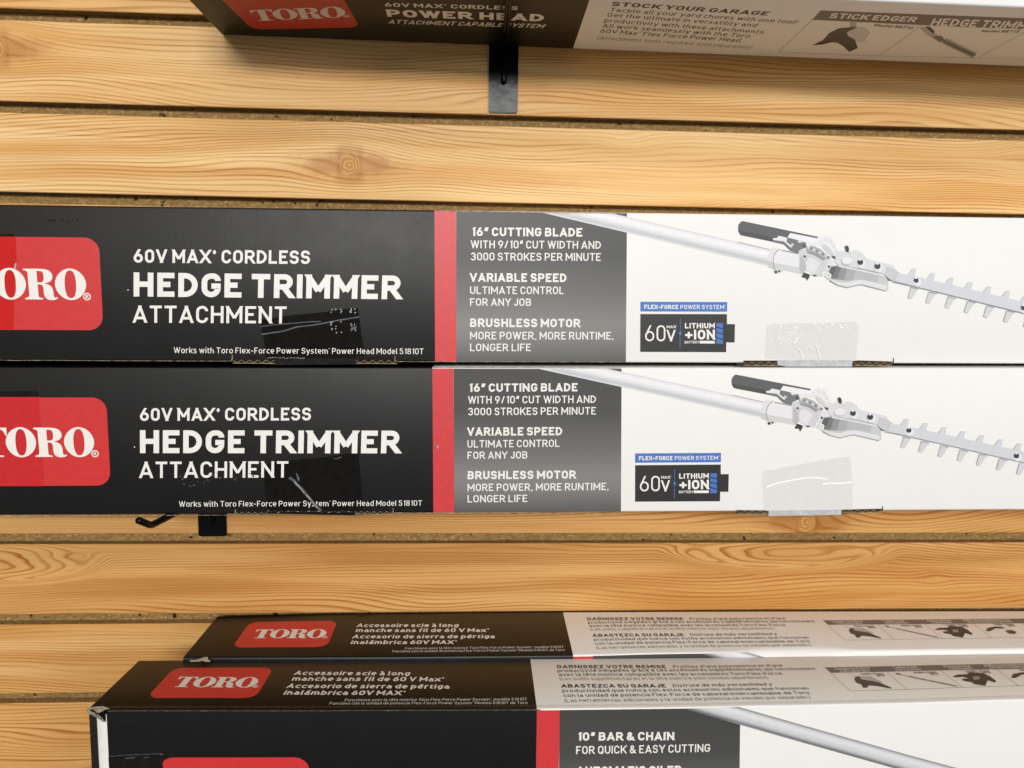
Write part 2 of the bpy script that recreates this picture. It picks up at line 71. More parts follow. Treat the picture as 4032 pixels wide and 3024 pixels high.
 'hu_ridge': [["l","ridge",0.7,[[-136.68,-91.74],[-125.59,-90.24],[-115.57,-89.46],[-104.82,-88.39],[-96.93,-87.77],[-89.75,-87.44]]],["l","ridge",1.0,[[-135.92,-97.95],[-128.61,-96.75],[-120.01,-95.48],[-114.25,-93.79],[-108.48,-91.88],[-97.71,-90.67],[-86.91,-88.8],[-76.09,-86.57],[-59.85,-83.8]]],["p","glint",[[-81.82,-88.22],[-81.03,-88.0],[-80.97,-88.87],[-81.62,-89.16]]],["p","glint",[[-81.44,-87.49],[-80.64,-87.27],[-80.59,-88.14],[-81.24,-88.43]]],["p","glint",[[-82.07,-89.25],[-81.28,-89.03],[-81.22,-89.9],[-81.87,-90.19]]],["p","glint",[[-81.09,-77.72],[-80.3,-77.5],[-80.24,-78.36],[-80.9,-78.65]]],["p","glint",[[-81.54,-92.89],[-80.74,-92.67],[-80.69,-93.54],[-81.34,-93.83]]],["p","glint",[[-82.31,-90.02],[-81.51,-89.8],[-81.46,-90.66],[-82.11,-90.96]]],["p","glint",[[-82.01,-79.91],[-81.22,-79.69],[-81.16,-80.56],[-81.81,-80.85]]],["p","glint",[[-82.36,-88.1],[-81.57,-87.88],[-81.51,-88.75],[-82.16,-89.04]]],["p","glint",[[-81.49,-93.45],[-80.7,-93.23],[-80.64,-94.1],[-81.3,-94.39]]],["p","glint",[[-78.26,-90.9],[-77.46,-90.68],[-77.41,-91.55],[-78.06,-91.84]]],["p","glint",[[-78.42,-77.64],[-77.63,-77.42],[-77.57,-78.29],[-78.22,-78.58]]],["p","glint",[[-78.04,-95.98],[-77.24,-95.76],[-77.19,-96.63],[-77.84,-96.92]]],["p","glint",[[-78.04,-77.56],[-77.25,-77.34],[-77.19,-78.2],[-77.84,-78.5]]],["p","glint",[[-78.58,-92.81],[-77.78,-92.58],[-77.73,-93.45],[-78.38,-93.75]]],["p","glint",[[-73.62,-79.0],[-72.83,-78.78],[-72.77,-79.65],[-73.43,-79.94]]],["p","glint",[[-74.32,-77.31],[-73.52,-77.09],[-73.47,-77.96],[-74.12,-78.25]]],["p","glint",[[-74.3,-79.74],[-73.5,-79.52],[-73.45,-80.39],[-74.1,-80.68]]],["p","glint",[[-74.23,-77.7],[-73.44,-77.48],[-73.38,-78.34],[-74.03,-78.64]]],["p","glint",[[-74.11,-95.67],[-73.31,-95.45],[-73.25,-96.32],[-73.91,-96.61]]],["p","glint",[[-74.44,-87.44],[-73.65,-87.22],[-73.59,-88.09],[-74.24,-88.38]]],["p","glint",[[-74.3,-77.58],[-73.51,-77.35],[-73.45,-78.22],[-74.1,-78.51]]],["p","glint",[[-74.36,-77.77],[-73.56,-77.55],[-73.5,-78.41],[-74.16,-78.71]]],["p","glint",[[-74.26,-79.83],[-73.47,-79.61],[-73.41,-80.47],[-74.06,-80.77]]],["p","glint",[[-65.94,-90.41],[-65.14,-90.19],[-65.08,-91.06],[-65.73,-91.35]]],["p","glint",[[-66.43,-79.64],[-65.63,-79.42],[-65.57,-80.29],[-66.22,-80.58]]],["p","glint",[[-66.04,-77.8],[-65.24,-77.58],[-65.18,-78.44],[-65.83,-78.74]]],["p","glint",[[-66.29,-79.76],[-65.49,-79.54],[-65.43,-80.41],[-66.09,-80.7]]],["p","glint",[[-66.77,-79.7],[-65.98,-79.48],[-65.92,-80.34],[-66.57,-80.64]]],["p","glint",[[-66.39,-93.97],[-65.59,-93.75],[-65.54,-94.62],[-66.19,-94.91]]],["p","glint",[[-66.59,-88.99],[-65.79,-88.77],[-65.74,-89.64],[-66.39,-89.93]]],["p","glint",[[-66.13,-76.94],[-65.33,-76.71],[-65.27,-77.58],[-65.92,-77.87]]],["p","glint",[[-66.87,-78.92],[-66.07,-78.7],[-66.01,-79.56],[-66.66,-79.86]]],["p","glint",[[-66.0,-78.03],[-65.2,-77.81],[-65.15,-78.68],[-65.8,-78.97]]],["p","glint",[[-63.77,-89.5],[-62.97,-89.28],[-62.91,-90.15],[-63.57,-90.44]]],["p","glint",[[-62.76,-92.14],[-61.96,-91.92],[-61.9,-92.79],[-62.56,-93.08]]],["p","glint",[[-63.11,-80.03],[-62.32,-79.81],[-62.26,-80.68],[-62.91,-80.97]]],["p","glint",[[-63.25,-77.2],[-62.46,-76.98],[-62.4,-77.85],[-63.05,-78.14]]],["p","glint",[[-62.96,-94.18],[-62.16,-93.96],[-62.1,-94.83],[-62.76,-95.12]]],["p","glint",[[-63.49,-92.92],[-62.69,-92.7],[-62.64,-93.57],[-63.29,-93.86]]],["p","glint",[[-62.75,-91.54],[-61.95,-91.31],[-61.89,-92.19],[-62.55,-92.48]]],["p","glint",[[-62.8,-80.11],[-62.01,-79.89],[-61.95,-80.75],[-62.6,-81.05]]],["p","ridge",[[-133.36,-116.8],[-130.57,-116.42],[-131.22,-117.01]]],["p","glint",[[-131.63,-116.39],[-129.32,-116.02],[-129.48,-116.6]]],["p","ridge",[[-130.51,-116.31],[-127.81,-115.94],[-128.36,-116.52]]],["p","glint",[[-129.31,-116.07],[-126.83,-115.7],[-127.16,-116.28]]],["p","ridge",[[-127.91,-116.31],[-125.24,-115.94],[-125.77,-116.52]]],["p","glint",[[-126.44,-116.13],[-124.64,-115.76],[-124.29,-116.34]]],["p","ridge",[[-124.59,-116.06],[-122.11,-115.69],[-122.44,-116.27]]],["p","glint",[[-123.35,-116.46],[-120.66,-116.09],[-121.2,-116.68]]],["p","ridge",[[-121.9,-116.33],[-120.07,-115.96],[-119.75,-116.55]]],["p","glint",[[-120.72,-116.0],[-118.3,-115.62],[-118.57,-116.21]]],["p","ridge",[[-119.75,-116.67],[-117.97,-116.3],[-117.6,-116.88]]],["p","glint",[[-118.54,-116.77],[-115.7,-116.4],[-116.39,-116.98]]],["p","ridge",[[-116.97,-116.22],[-115.15,-115.85],[-114.83,-116.44]]],["p","glint",[[-115.04,-116.33],[-113.06,-115.96],[-112.89,-116.54]]],["p","ridge",[[-113.66,-116.26],[-111.0,-115.88],[-111.51,-116.47]]],["p","glint",[[-112.4,-116.26],[-110.57,-115.89],[-110.25,-116.47]]],["p","ridge",[[-110.99,-116.66],[-108.81,-116.29],[-108.84,-116.88]]],["p","glint",[[-109.55,-116.27],[-106.94,-115.9],[-107.4,-116.48]]],["p","ridge",[[-108.67,-116.48],[-105.78,-116.11],[-106.51,-116.7]]],["p","glint",[[-107.14,-116.79],[-104.82,-116.41],[-104.99,-117.0]]],["p","ridge",[[-106.21,-116.4],[-104.02,-116.03],[-104.06,-116.62]]],["p","glint",[[-104.81,-116.55],[-102.68,-116.18],[-102.66,-116.76]]],["p","ridge",[[-66.49,-93.4],[-65.38,-91.94],[-62.49,-91.35],[-61.64,-92.29],[-63.96,-93.53],[-65.79,-95.21]]]],
 'hu_tapew': [["p","tapewht",[[269.09,-88.38],[274.37,-87.38],[286.57,-87.16],[304.9,-86.77],[331.69,-85.72],[341.68,-85.51],[345.87,-87.44],[344.96,-116.83],[321.78,-116.9],[268.72,-115.71]]],["p","glintw",[[288.25,-90.61],[288.54,-90.3],[288.86,-90.53],[288.72,-90.9]]],["p","glintw",[[331.42,-89.85],[332.07,-89.38],[332.76,-89.76],[332.27,-90.3]]],["p","glintw",[[312.78,-91.22],[313.07,-90.97],[313.39,-91.15],[313.25,-91.47]]],["p","glintw",[[293.21,-90.14],[294.04,-89.66],[294.9,-90.06],[294.23,-90.61]]],["p","glintw",[[293.86,-91.24],[294.57,-90.84],[295.31,-91.16],[294.76,-91.64]]],["p","glintw",[[283.41,-100.09],[283.93,-99.67],[284.49,-100.01],[284.13,-100.5]]],["p","glintw",[[271.39,-89.11],[271.86,-88.46],[272.38,-89.03],[272.07,-89.75]]],["p","glintw",[[288.98,-101.69],[289.89,-101.42],[290.81,-101.6],[290.06,-101.94]]],["p","glintw",[[278.92,-95.72],[279.61,-95.26],[280.35,-95.64],[279.81,-96.18]]],["p","glintw",[[282.96,-91.44],[283.82,-91.17],[284.69,-91.35],[283.99,-91.7]]],["p","glintw",[[286.78,-93.42],[287.75,-93.11],[288.75,-93.34],[287.93,-93.72]]],["p","glintw",[[331.23,-90.14],[332.1,-89.6],[333.02,-90.05],[332.31,-90.66]]],["p","glintw",[[288.59,-91.07],[289.03,-90.68],[289.51,-90.99],[289.22,-91.46]]],["p","glintw",[[282.58,-87.51],[283.17,-86.92],[283.81,-87.43],[283.37,-88.09]]],["p","glintw",[[334.87,-89.13],[335.53,-88.53],[336.26,-89.05],[335.75,-89.73]]],["p","glintw",[[322.42,-89.2],[323.37,-88.69],[324.37,-89.11],[323.58,-89.7]]],["p","glintw",[[273.12,-100.68],[273.92,-100.23],[274.76,-100.59],[274.12,-101.11]]],["p","glintw",[[276.06,-89.31],[276.38,-88.67],[276.76,-89.23],[276.59,-89.95]]],["p","glintw",[[319.12,-89.82],[319.83,-89.27],[320.59,-89.73],[320.04,-90.36]]],["p","glintw",[[329.93,-87.93],[330.88,-87.66],[331.85,-87.84],[331.06,-88.18]]],["p","glintw",[[280.88,-103.45],[281.59,-102.94],[282.33,-103.37],[281.78,-103.96]]],["p","glintw",[[286.16,-95.96],[286.53,-95.41],[286.95,-95.88],[286.74,-96.5]]],["p","glintw",[[334.36,-87.66],[334.94,-87.34],[335.54,-87.58],[335.12,-87.98]]],["p","glintw",[[280.11,-99.07],[280.5,-98.44],[280.94,-98.99],[280.71,-99.69]]],["p","glintw",[[270.94,-93.03],[271.5,-92.73],[272.09,-92.95],[271.68,-93.33]]],["p","glintw",[[327.7,-88.42],[328.54,-88.15],[329.4,-88.34],[328.72,-88.68]]],["p","glintw",[[313.54,-87.06],[314.45,-86.59],[315.41,-86.97],[314.65,-87.52]]],["p","glintw",[[290.93,-89.98],[291.81,-89.44],[292.74,-89.89],[292.01,-90.5]]],["p","glintw",[[323.29,-87.88],[323.89,-87.24],[324.56,-87.8],[324.11,-88.5]]],["p","glintw",[[286.46,-99.73],[287.15,-99.15],[287.88,-99.65],[287.35,-100.31]]],["p","glintw",[[289.82,-95.28],[290.17,-94.62],[290.57,-95.2],[290.38,-95.94]]],["p","glintw",[[291.4,-94.51],[292.33,-93.86],[293.32,-94.43],[292.54,-95.15]]],["p","glintw",[[284.29,-94.82],[285.14,-94.27],[286.03,-94.74],[285.34,-95.36]]],["p","glintw",[[297.64,-95.23],[298.35,-94.94],[299.08,-95.15],[298.53,-95.51]]],["p","glintw",[[278.92,-98.95],[279.77,-98.35],[280.66,-98.87],[279.97,-99.55]]],["p","glintw",[[336.5,-91.23],[337.47,-91.0],[338.46,-91.15],[337.65,-91.46]]],["p","glintw",[[329.53,-88.61],[330.49,-87.99],[331.5,-88.52],[330.71,-89.21]]],["p","glintw",[[322.08,-87.28],[322.72,-86.83],[323.4,-87.2],[322.92,-87.73]]],["p","glintw",[[328.95,-88.5],[329.39,-88.06],[329.86,-88.42],[329.59,-88.94]]],["p","glintw",[[315.43,-87.43],[315.99,-86.93],[316.59,-87.35],[316.19,-87.92]]],["p","glintw",[[276.61,-87.36],[277.1,-86.71],[277.65,-87.28],[277.31,-88.0]]],["p","glintw",[[326.84,-90.67],[327.58,-90.43],[328.34,-90.58],[327.76,-90.89]]],["p","glintw",[[322.69,-87.43],[323.53,-87.06],[324.4,-87.35],[323.72,-87.79]]],["p","glintw",[[329.86,-90.15],[330.82,-89.52],[331.84,-90.06],[331.04,-90.77]]],["p","glintw",[[279.46,-90.15],[280.18,-89.6],[280.94,-90.07],[280.38,-90.7]]],["p","glintw",[[307.97,-87.83],[308.89,-87.18],[309.87,-87.74],[309.11,-88.46]]],["p","glintw",[[279.3,-90.2],[280.04,-89.75],[280.82,-90.12],[280.24,-90.64]]],["p","glintw",[[273.72,-90.2],[274.3,-89.79],[274.92,-90.12],[274.49,-90.6]]],["p","glintw",[[317.98,-88.44],[318.5,-87.82],[319.09,-88.35],[318.72,-89.04]]],["p","glintw",[[296.86,-90.73],[297.53,-90.45],[298.21,-90.65],[297.71,-91.0]]],["p","glintw",[[323.63,-87.07],[324.0,-86.71],[324.4,-86.99],[324.19,-87.42]]],["p","glintw",[[279.45,-89.57],[280.38,-88.92],[281.35,-89.49],[280.59,-90.22]]],["p","glintw",[[338.14,-89.89],[338.68,-89.66],[339.24,-89.81],[338.86,-90.11]]],["p","glintw",[[279.17,-88.54],[280.08,-87.99],[281.04,-88.46],[280.28,-89.08]]],["p","glintw",[[285.78,-97.75],[286.11,-97.49],[286.47,-97.67],[286.29,-98.0]]],["p","glintw",[[333.0,-88.08],[333.53,-87.85],[334.07,-88.0],[333.71,-88.31]]],["p","glintw",[[325.37,-89.98],[325.74,-89.48],[326.16,-89.9],[325.95,-90.47]]],["p","glintw",[[285.28,-101.46],[285.82,-100.91],[286.41,-101.38],[286.02,-102.01]]],["p","glintw",[[299.95,-89.42],[300.63,-89.03],[301.34,-89.33],[300.82,-89.79]]],["p","glintw",[[311.23,-89.8],[312.1,-89.35],[313.01,-89.72],[312.3,-90.24]]],["p","glintw",[[285.13,-91.84],[285.56,-91.55],[286.01,-91.76],[285.74,-92.14]]],["p","glintw",[[277.92,-92.71],[278.58,-92.33],[279.27,-92.63],[278.76,-93.09]]],["p","glintw",[[333.14,-87.64],[333.54,-87.13],[333.99,-87.56],[333.75,-88.14]]],["p","glintw",[[326.93,-90.65],[327.58,-90.08],[328.28,-90.56],[327.79,-91.2]]],["p","glintw",[[288.56,-94.53],[288.88,-94.14],[289.23,-94.45],[289.07,-94.9]]],["p","glintw",[[287.87,-100.47],[288.71,-100.23],[289.56,-100.39],[288.88,-100.7]]],["p","glintw",[[311.96,-90.5],[312.77,-90.24],[313.6,-90.42],[312.95,-90.76]]],["p","glintw",[[300.75,-99.08],[301.4,-98.61],[302.08,-99.0],[301.59,-99.54]]],["p","glintw",[[294.59,-95.82],[295.0,-95.5],[295.44,-95.74],[295.18,-96.13]]],["p","glintw",[[310.89,-91.72],[311.78,-91.06],[312.73,-91.63],[312.0,-92.37]]],["p","glintw",[[271.54,-92.96],[271.91,-92.47],[272.33,-92.88],[272.11,-93.45]]],["p","glintw",[[271.21,-90.32],[271.51,-90.08],[271.82,-90.24],[271.68,-90.56]]],["p","glintw",[[281.4,-100.46],[282.09,-99.8],[282.83,-100.38],[282.3,-101.11]]],["p","glintw",[[288.4,-97.28],[289.37,-96.85],[290.37,-97.2],[289.56,-97.7]]],["p","glintw",[[318.63,-91.24],[318.93,-90.77],[319.28,-91.17],[319.13,-91.72]]],["p","glintw",[[290.63,-92.71],[291.31,-92.22],[292.03,-92.63],[291.51,-93.2]]],["p","glintw",[[311.59,-91.69],[312.45,-91.14],[313.37,-91.6],[312.66,-92.22]]],["p","glintw",[[333.94,-87.71],[334.3,-87.38],[334.69,-87.63],[334.49,-88.04]]],["p","glintw",[[320.8,-91.72],[321.3,-91.26],[321.84,-91.64],[321.5,-92.18]]],["p","glintw",[[305.99,-96.77],[306.75,-96.46],[307.54,-96.69],[306.93,-97.07]]],["p","glintw",[[291.45,-91.16],[292.0,-90.65],[292.59,-91.08],[292.2,-91.66]]],["p","glintw",[[293.21,-91.84],[293.74,-91.59],[294.29,-91.76],[293.91,-92.08]]],["l","glintw",0.8,[[295.12,-106.74],[297.54,-109.22],[299.28,-113.35],[299.88,-116.37]]],["l","glintw",0.7,[[310.56,-105.18],[311.93,-108.03],[313.5,-113.3],[314.66,-116.32]]],["l","glintw",1.0,[[295.34,-98.34],[293.32,-100.97],[292.28,-103.23]]],["l","glintw",0.8,[[305.46,-106.18],[307.09,-108.2]]]],
 'hu_flap': [["p","flapdk",[[-159.45,-114.56],[-133.04,-114.9],[-133.11,-117.67],[-126.31,-118.01],[-126.41,-121.66],[-133.21,-121.31],[-159.64,-120.51],[-161.35,-118.48]]],["p","flapdk",[[-62.85,-115.11],[-31.77,-114.86],[-29.13,-120.28],[-62.95,-121.7]]],["p","tapedk",[[-133.09,-116.94],[-55.63,-116.69],[-62.58,-121.48],[-126.42,-122.17]]],["l","kraft",0.45,[[-158.93,-120.66],[-126.75,-120.89]]],["l","kraft",0.3,[[-158.85,-118.24],[-157.28,-119.38],[-155.71,-120.52],[-154.07,-119.37],[-152.43,-118.22],[-150.86,-119.36],[-149.29,-120.5],[-147.64,-119.35],[-146.0,-118.2],[-144.43,-119.34],[-142.85,-120.48],[-141.21,-119.33],[-139.57,-118.18],[-137.99,-119.32],[-136.41,-120.46],[-134.77,-119.31],[-133.13,-118.16],[-131.54,-119.3],[-129.96,-120.45],[-128.32,-119.29],[-126.68,-118.14]]],["l","kraft",0.45,[[-62.57,-120.53],[-30.23,-120.76]]],["l","kraft",0.3,[[-62.53,-118.16],[-60.94,-119.28],[-59.34,-120.39],[-57.71,-119.27],[-56.08,-118.14],[-54.48,-119.26],[-52.88,-120.37],[-51.25,-119.25],[-49.62,-118.12],[-48.02,-119.24],[-46.42,-120.36],[-44.79,-119.23],[-43.16,-118.1],[-41.55,-119.22],[-39.94,-120.34],[-38.31,-119.21],[-36.68,-118.08],[-35.07,-119.2],[-33.47,-120.32],[-31.83,-119.19],[-30.2,-118.06]]],["l","kraft",0.6,[[-159.29,-114.12],[-159.41,-117.75],[-161.01,-118.85]]],["l","kraft",0.6,[[-31.92,-115.01],[-31.81,-118.82]]],["p","flapbr",[[250.84,-117.42],[279.12,-117.33],[279.32,-121.86],[245.28,-121.65],[245.2,-119.39],[250.91,-119.15]]],["p","flapbr",[[342.06,-117.45],[346.91,-116.98],[376.08,-117.8],[376.24,-120.53],[342.95,-122.45]]],["p","tapelip",[[279.1,-116.88],[342.02,-116.84],[342.0,-122.14],[286.63,-122.29],[279.29,-121.1]]],["l","kraft",0.45,[[250.99,-121.33],[278.93,-121.53]]],["l","kraft",0.3,[[250.88,-118.54],[252.68,-119.86],[254.47,-121.17],[256.16,-119.85],[257.85,-118.52],[259.65,-119.84],[261.44,-121.16],[263.13,-119.83],[264.82,-118.5],[266.62,-119.82],[268.42,-121.14],[270.11,-119.81],[271.8,-118.48],[273.61,-119.8],[275.41,-121.12],[277.1,-119.79],[278.79,-118.46]]],["l","kraft",0.45,[[343.27,-121.23],[375.52,-121.46]]],["l","kraft",0.3,[[343.12,-118.5],[344.8,-119.79],[346.48,-121.08],[348.01,-119.78],[349.55,-118.48],[351.23,-119.77],[352.91,-121.06],[354.45,-119.76],[355.99,-118.46],[357.67,-119.75],[359.36,-121.04],[360.89,-119.74],[362.43,-118.44],[364.12,-119.73],[365.81,-121.03],[367.34,-119.72],[368.88,-118.42],[370.57,-119.71],[372.26,-121.01],[373.8,-119.7],[375.34,-118.4]]],["l","flapbr",0.7,[[376.37,-114.99],[376.76,-118.78]]]],
 'hu_edge': [["l","fray",0.35,[[-337.15,-118.75],[-327.48,-119.1],[-300.72,-118.89],[-251.8,-119.12],[-207.4,-119.11],[-161.42,-119.1]]],["l","fray",0.35,[[-29.75,-119.09],[6.06,-119.11],[57.59,-119.09],[154.08,-118.94]]],["l","fray",0.5,[[-0.08,-0.45],[82.32,-0.9],[152.2,-0.77]]],["p","scuffd",[[-291.83,-10.65],[-290.88,-10.88],[-291.1,-12.58],[-291.8,-12.35]]],["p","scuffd",[[-284.09,-10.15],[-283.15,-10.38],[-283.36,-12.07],[-284.07,-11.84]]],["p","scuffd",[[-273.25,-9.81],[-272.3,-10.04],[-272.51,-11.74],[-273.22,-11.51]]],["p","scuffd",[[-290.42,-10.58],[-289.47,-10.81],[-289.69,-12.51],[-290.39,-12.27]]],["p","scuffd",[[-279.85,-11.31],[-278.9,-11.54],[-279.11,-13.24],[-279.82,-13.0]]],["p","scuffd",[[-293.75,-10.57],[-292.81,-10.8],[-293.03,-12.5],[-293.73,-12.27]]],["p","scuffd",[[-295.09,-10.64],[-294.15,-10.87],[-294.36,-12.57],[-295.07,-12.34]]],["p","scuffd",[[-290.72,-10.55],[-289.77,-10.78],[-289.99,-12.47],[-290.69,-12.24]]],["p","scuffd",[[-277.39,-10.72],[-276.44,-10.95],[-276.65,-12.65],[-277.36,-12.42]]]],
 'hu_logotape': [["p","redtape",[[-340.74,-24.33],[-319.52,-24.09],[-320.14,-46.01],[-322.17,-55.82],[-324.15,-80.47],[-325.52,-94.87],[-345.3,-94.97]]]],
 'hu_ltape': [["p","tapeblk2",[[-340.6,-22.15],[-320.59,-21.92],[-320.48,-24.1],[-340.74,-24.33]]],["p","glint",[[-321.1,-44.19],[-320.0,-43.81],[-321.01,-48.46],[-322.55,-48.23]]]],
 'l_dims': [[-257.78,-68.01],[-290.07,-23.85],[-294.18,-95.71]],
 'hl_tape': [["p","tapeblk",[[-135.71,-78.65],[-126.88,-76.65],[-116.6,-75.7],[-107.04,-74.45],[-97.49,-73.73],[-83.5,-72.27],[-70.21,-69.82],[-59.9,-69.55],[-58.73,-87.07],[-56.64,-117.14],[-63.77,-120.92],[-133.99,-119.0],[-136.07,-90.55]]]],
 'hl_ridge': [["l","ridge",2.2,[[-115.5,-89.5],[-112.25,-91.4],[-109.77,-95.19],[-106.17,-98.24],[-102.61,-103.18],[-98.31,-108.53],[-94.0,-113.5],[-91.11,-116.57]]],["l","glint",0.5,[[-111.91,-92.53],[-108.33,-96.33],[-104.06,-102.04]]],["l","glint",0.6,[[-102.25,-103.56],[-98.3,-108.14],[-94.01,-114.26]]],["p","ridge",[[-110.26,-85.51],[-109.17,-86.12],[-107.29,-90.28],[-108.09,-92.55],[-109.29,-90.65]]],["p","ridge",[[-81.31,-73.03],[-77.65,-73.79],[-73.2,-71.77],[-74.33,-73.27],[-78.03,-74.32]]],["p","glint",[[-134.87,-116.7],[-132.39,-116.4],[-132.52,-116.94]]],["p","ridge",[[-131.86,-117.53],[-129.82,-117.23],[-129.51,-117.77]]],["p","ridge",[[-129.56,-116.68],[-127.09,-116.39],[-127.21,-116.92]]],["p","glint",[[-126.72,-117.76],[-124.28,-117.47],[-124.37,-118.0]]],["p","ridge",[[-124.0,-116.96],[-121.09,-116.67],[-121.64,-117.2]]],["p","ridge",[[-120.92,-117.55],[-117.99,-117.27],[-118.57,-117.8]]],["p","glint",[[-118.74,-117.08],[-116.18,-116.79],[-116.39,-117.32]]],["p","ridge",[[-116.33,-117.25],[-113.16,-116.96],[-113.97,-117.49]]],["p","ridge",[[-113.4,-116.91],[-110.4,-116.62],[-111.05,-117.15]]],["p","glint",[[-110.93,-117.2],[-108.85,-116.9],[-108.58,-117.44]]],["p","ridge",[[-107.95,-117.34],[-105.05,-117.05],[-105.59,-117.58]]],["p","ridge",[[-105.05,-117.58],[-102.35,-117.29],[-102.69,-117.82]]],["p","glint",[[-102.41,-116.97],[-99.83,-116.68],[-100.05,-117.22]]],["p","ridge",[[-99.62,-117.28],[-97.03,-116.98],[-97.26,-117.52]]],["p","ridge",[[-97.19,-117.36],[-94.08,-117.08],[-94.83,-117.61]]],["p","glint",[[-94.37,-117.29],[-91.99,-117.0],[-92.01,-117.53]]],["p","ridge",[[-91.68,-117.75],[-89.5,-117.45],[-89.32,-117.99]]],["p","ridge",[[-89.49,-116.94],[-86.88,-116.65],[-87.13,-117.18]]],["p","glint",[[-86.3,-118.0],[-83.14,-117.72],[-83.94,-118.25]]],["p","ridge",[[-84.04,-117.58],[-81.93,-117.29],[-81.67,-117.82]]],["p","ridge",[[-81.36,-117.3],[-78.83,-117.01],[-78.99,-117.54]]],["p","glint",[[-78.59,-117.91],[-75.46,-117.63],[-76.22,-118.16]]],["p","ridge",[[-75.59,-116.85],[-72.65,-116.56],[-73.22,-117.09]]],["p","ridge",[[-73.41,-117.63],[-70.6,-117.34],[-71.04,-117.87]]],["p","glint",[[-70.34,-117.57],[-67.34,-117.28],[-67.97,-117.81]]],["p","ridge",[[-68.05,-117.79],[-65.4,-117.5],[-65.68,-118.03]]]],
 'hl_flap': [["p","flapdk",[[-159.79,-116.19],[-133.95,-117.47],[-134.03,-120.29],[-160.14,-120.15]]],["p","flapdk",[[-63.69,-116.72],[-32.61,-116.88],[-32.64,-119.34],[-63.76,-120.69]]],["l","kraft",0.45,[[-159.39,-119.69],[-134.02,-120.1]]],["l","kraft",0.3,[[-159.32,-117.67],[-158.09,-118.63],[-156.85,-119.6],[-155.55,-118.65],[-154.25,-117.7],[-153.02,-118.66],[-151.78,-119.63],[-150.48,-118.68],[-149.18,-117.73],[-147.95,-118.69],[-146.71,-119.66],[-145.41,-118.71],[-144.11,-117.75],[-142.87,-118.72],[-141.63,-119.69],[-140.33,-118.73],[-139.03,-117.78],[-137.79,-118.75],[-136.55,-119.72],[-135.25,-118.76],[-133.96,-117.81]]],["l","kraft",0.45,[[-63.74,-119.62],[-32.65,-120.12]]],["l","kraft",0.3,[[-63.7,-117.44],[-62.43,-118.48],[-61.15,-119.52],[-59.84,-118.5],[-58.53,-117.47],[-57.26,-118.51],[-55.98,-119.55],[-54.67,-118.52],[-53.36,-117.5],[-52.08,-118.54],[-50.8,-119.58],[-49.49,-118.55],[-48.18,-117.53],[-46.9,-118.57],[-45.62,-119.61],[-44.31,-118.58],[-43.0,-117.56],[-41.71,-118.6],[-40.43,-119.64],[-39.12,-118.61],[-37.81,-117.58],[-36.53,-118.63],[-35.24,-119.67],[-33.93,-118.64],[-32.62,-117.61]]],["l","kraft",0.6,[[-159.47,-115.43],[-160.06,-119.99]]],["l","kraft",0.5,[[-32.66,-114.97],[-32.57,-119.03]]],["p","flapbr",[[250.09,-118.14],[277.47,-118.7],[277.21,-122.25],[249.66,-121.27]]],["p","flapbr",[[338.42,-118.21],[373.11,-117.58],[372.96,-119.77],[338.6,-121.91]]],["p","tapelip",[[277.07,-118.7],[338.42,-118.21],[338.64,-122.6],[277.26,-123.34]]],["l","kraft",0.45,[[250.6,-121.28],[276.92,-121.69]]],["l","kraft",0.3,[[250.52,-118.95],[252.2,-120.06],[253.88,-121.18],[255.48,-120.08],[257.09,-118.98],[258.77,-120.1],[260.45,-121.21],[262.06,-120.12],[263.66,-119.02],[265.34,-120.13],[267.03,-121.25],[268.63,-120.15],[270.23,-119.06],[271.92,-120.17],[273.61,-121.29],[275.21,-120.19],[276.82,-119.09]]],["l","kraft",0.45,[[339.22,-120.68],[372.63,-121.2]]],["l","kraft",0.3,[[339.11,-118.6],[340.83,-119.59],[342.55,-120.59],[344.16,-119.61],[345.78,-118.64],[347.5,-119.63],[349.22,-120.63],[350.84,-119.65],[352.45,-118.67],[354.17,-119.67],[355.89,-120.66],[357.51,-119.69],[359.13,-118.71],[360.85,-119.7],[362.57,-120.7],[364.19,-119.72],[365.81,-118.74],[367.53,-119.74],[369.26,-120.74],[370.88,-119.76],[372.49,-118.78]]],["l","flapbr",0.7,[[373.14,-115.66],[373.35,-119.5]]]],
 'hl_tapew': [["p","tapewht",[[270.38,-85.84],[280.78,-83.99],[296.77,-80.94],[312.78,-77.89],[330.16,-74.97],[343.56,-73.26],[346.81,-96.7],[347.97,-118.81],[314.7,-119.18],[273.56,-118.82]]],["l","glintw",1.1,[[274.67,-99.1],[279.95,-96.69],[291.95,-93.76],[308.0,-91.11],[318.8,-91.16],[325.61,-92.4]]],["l","glintw",1.3,[[321.75,-96.32],[328.48,-95.81],[337.97,-95.98],[346.31,-94.79]]]],
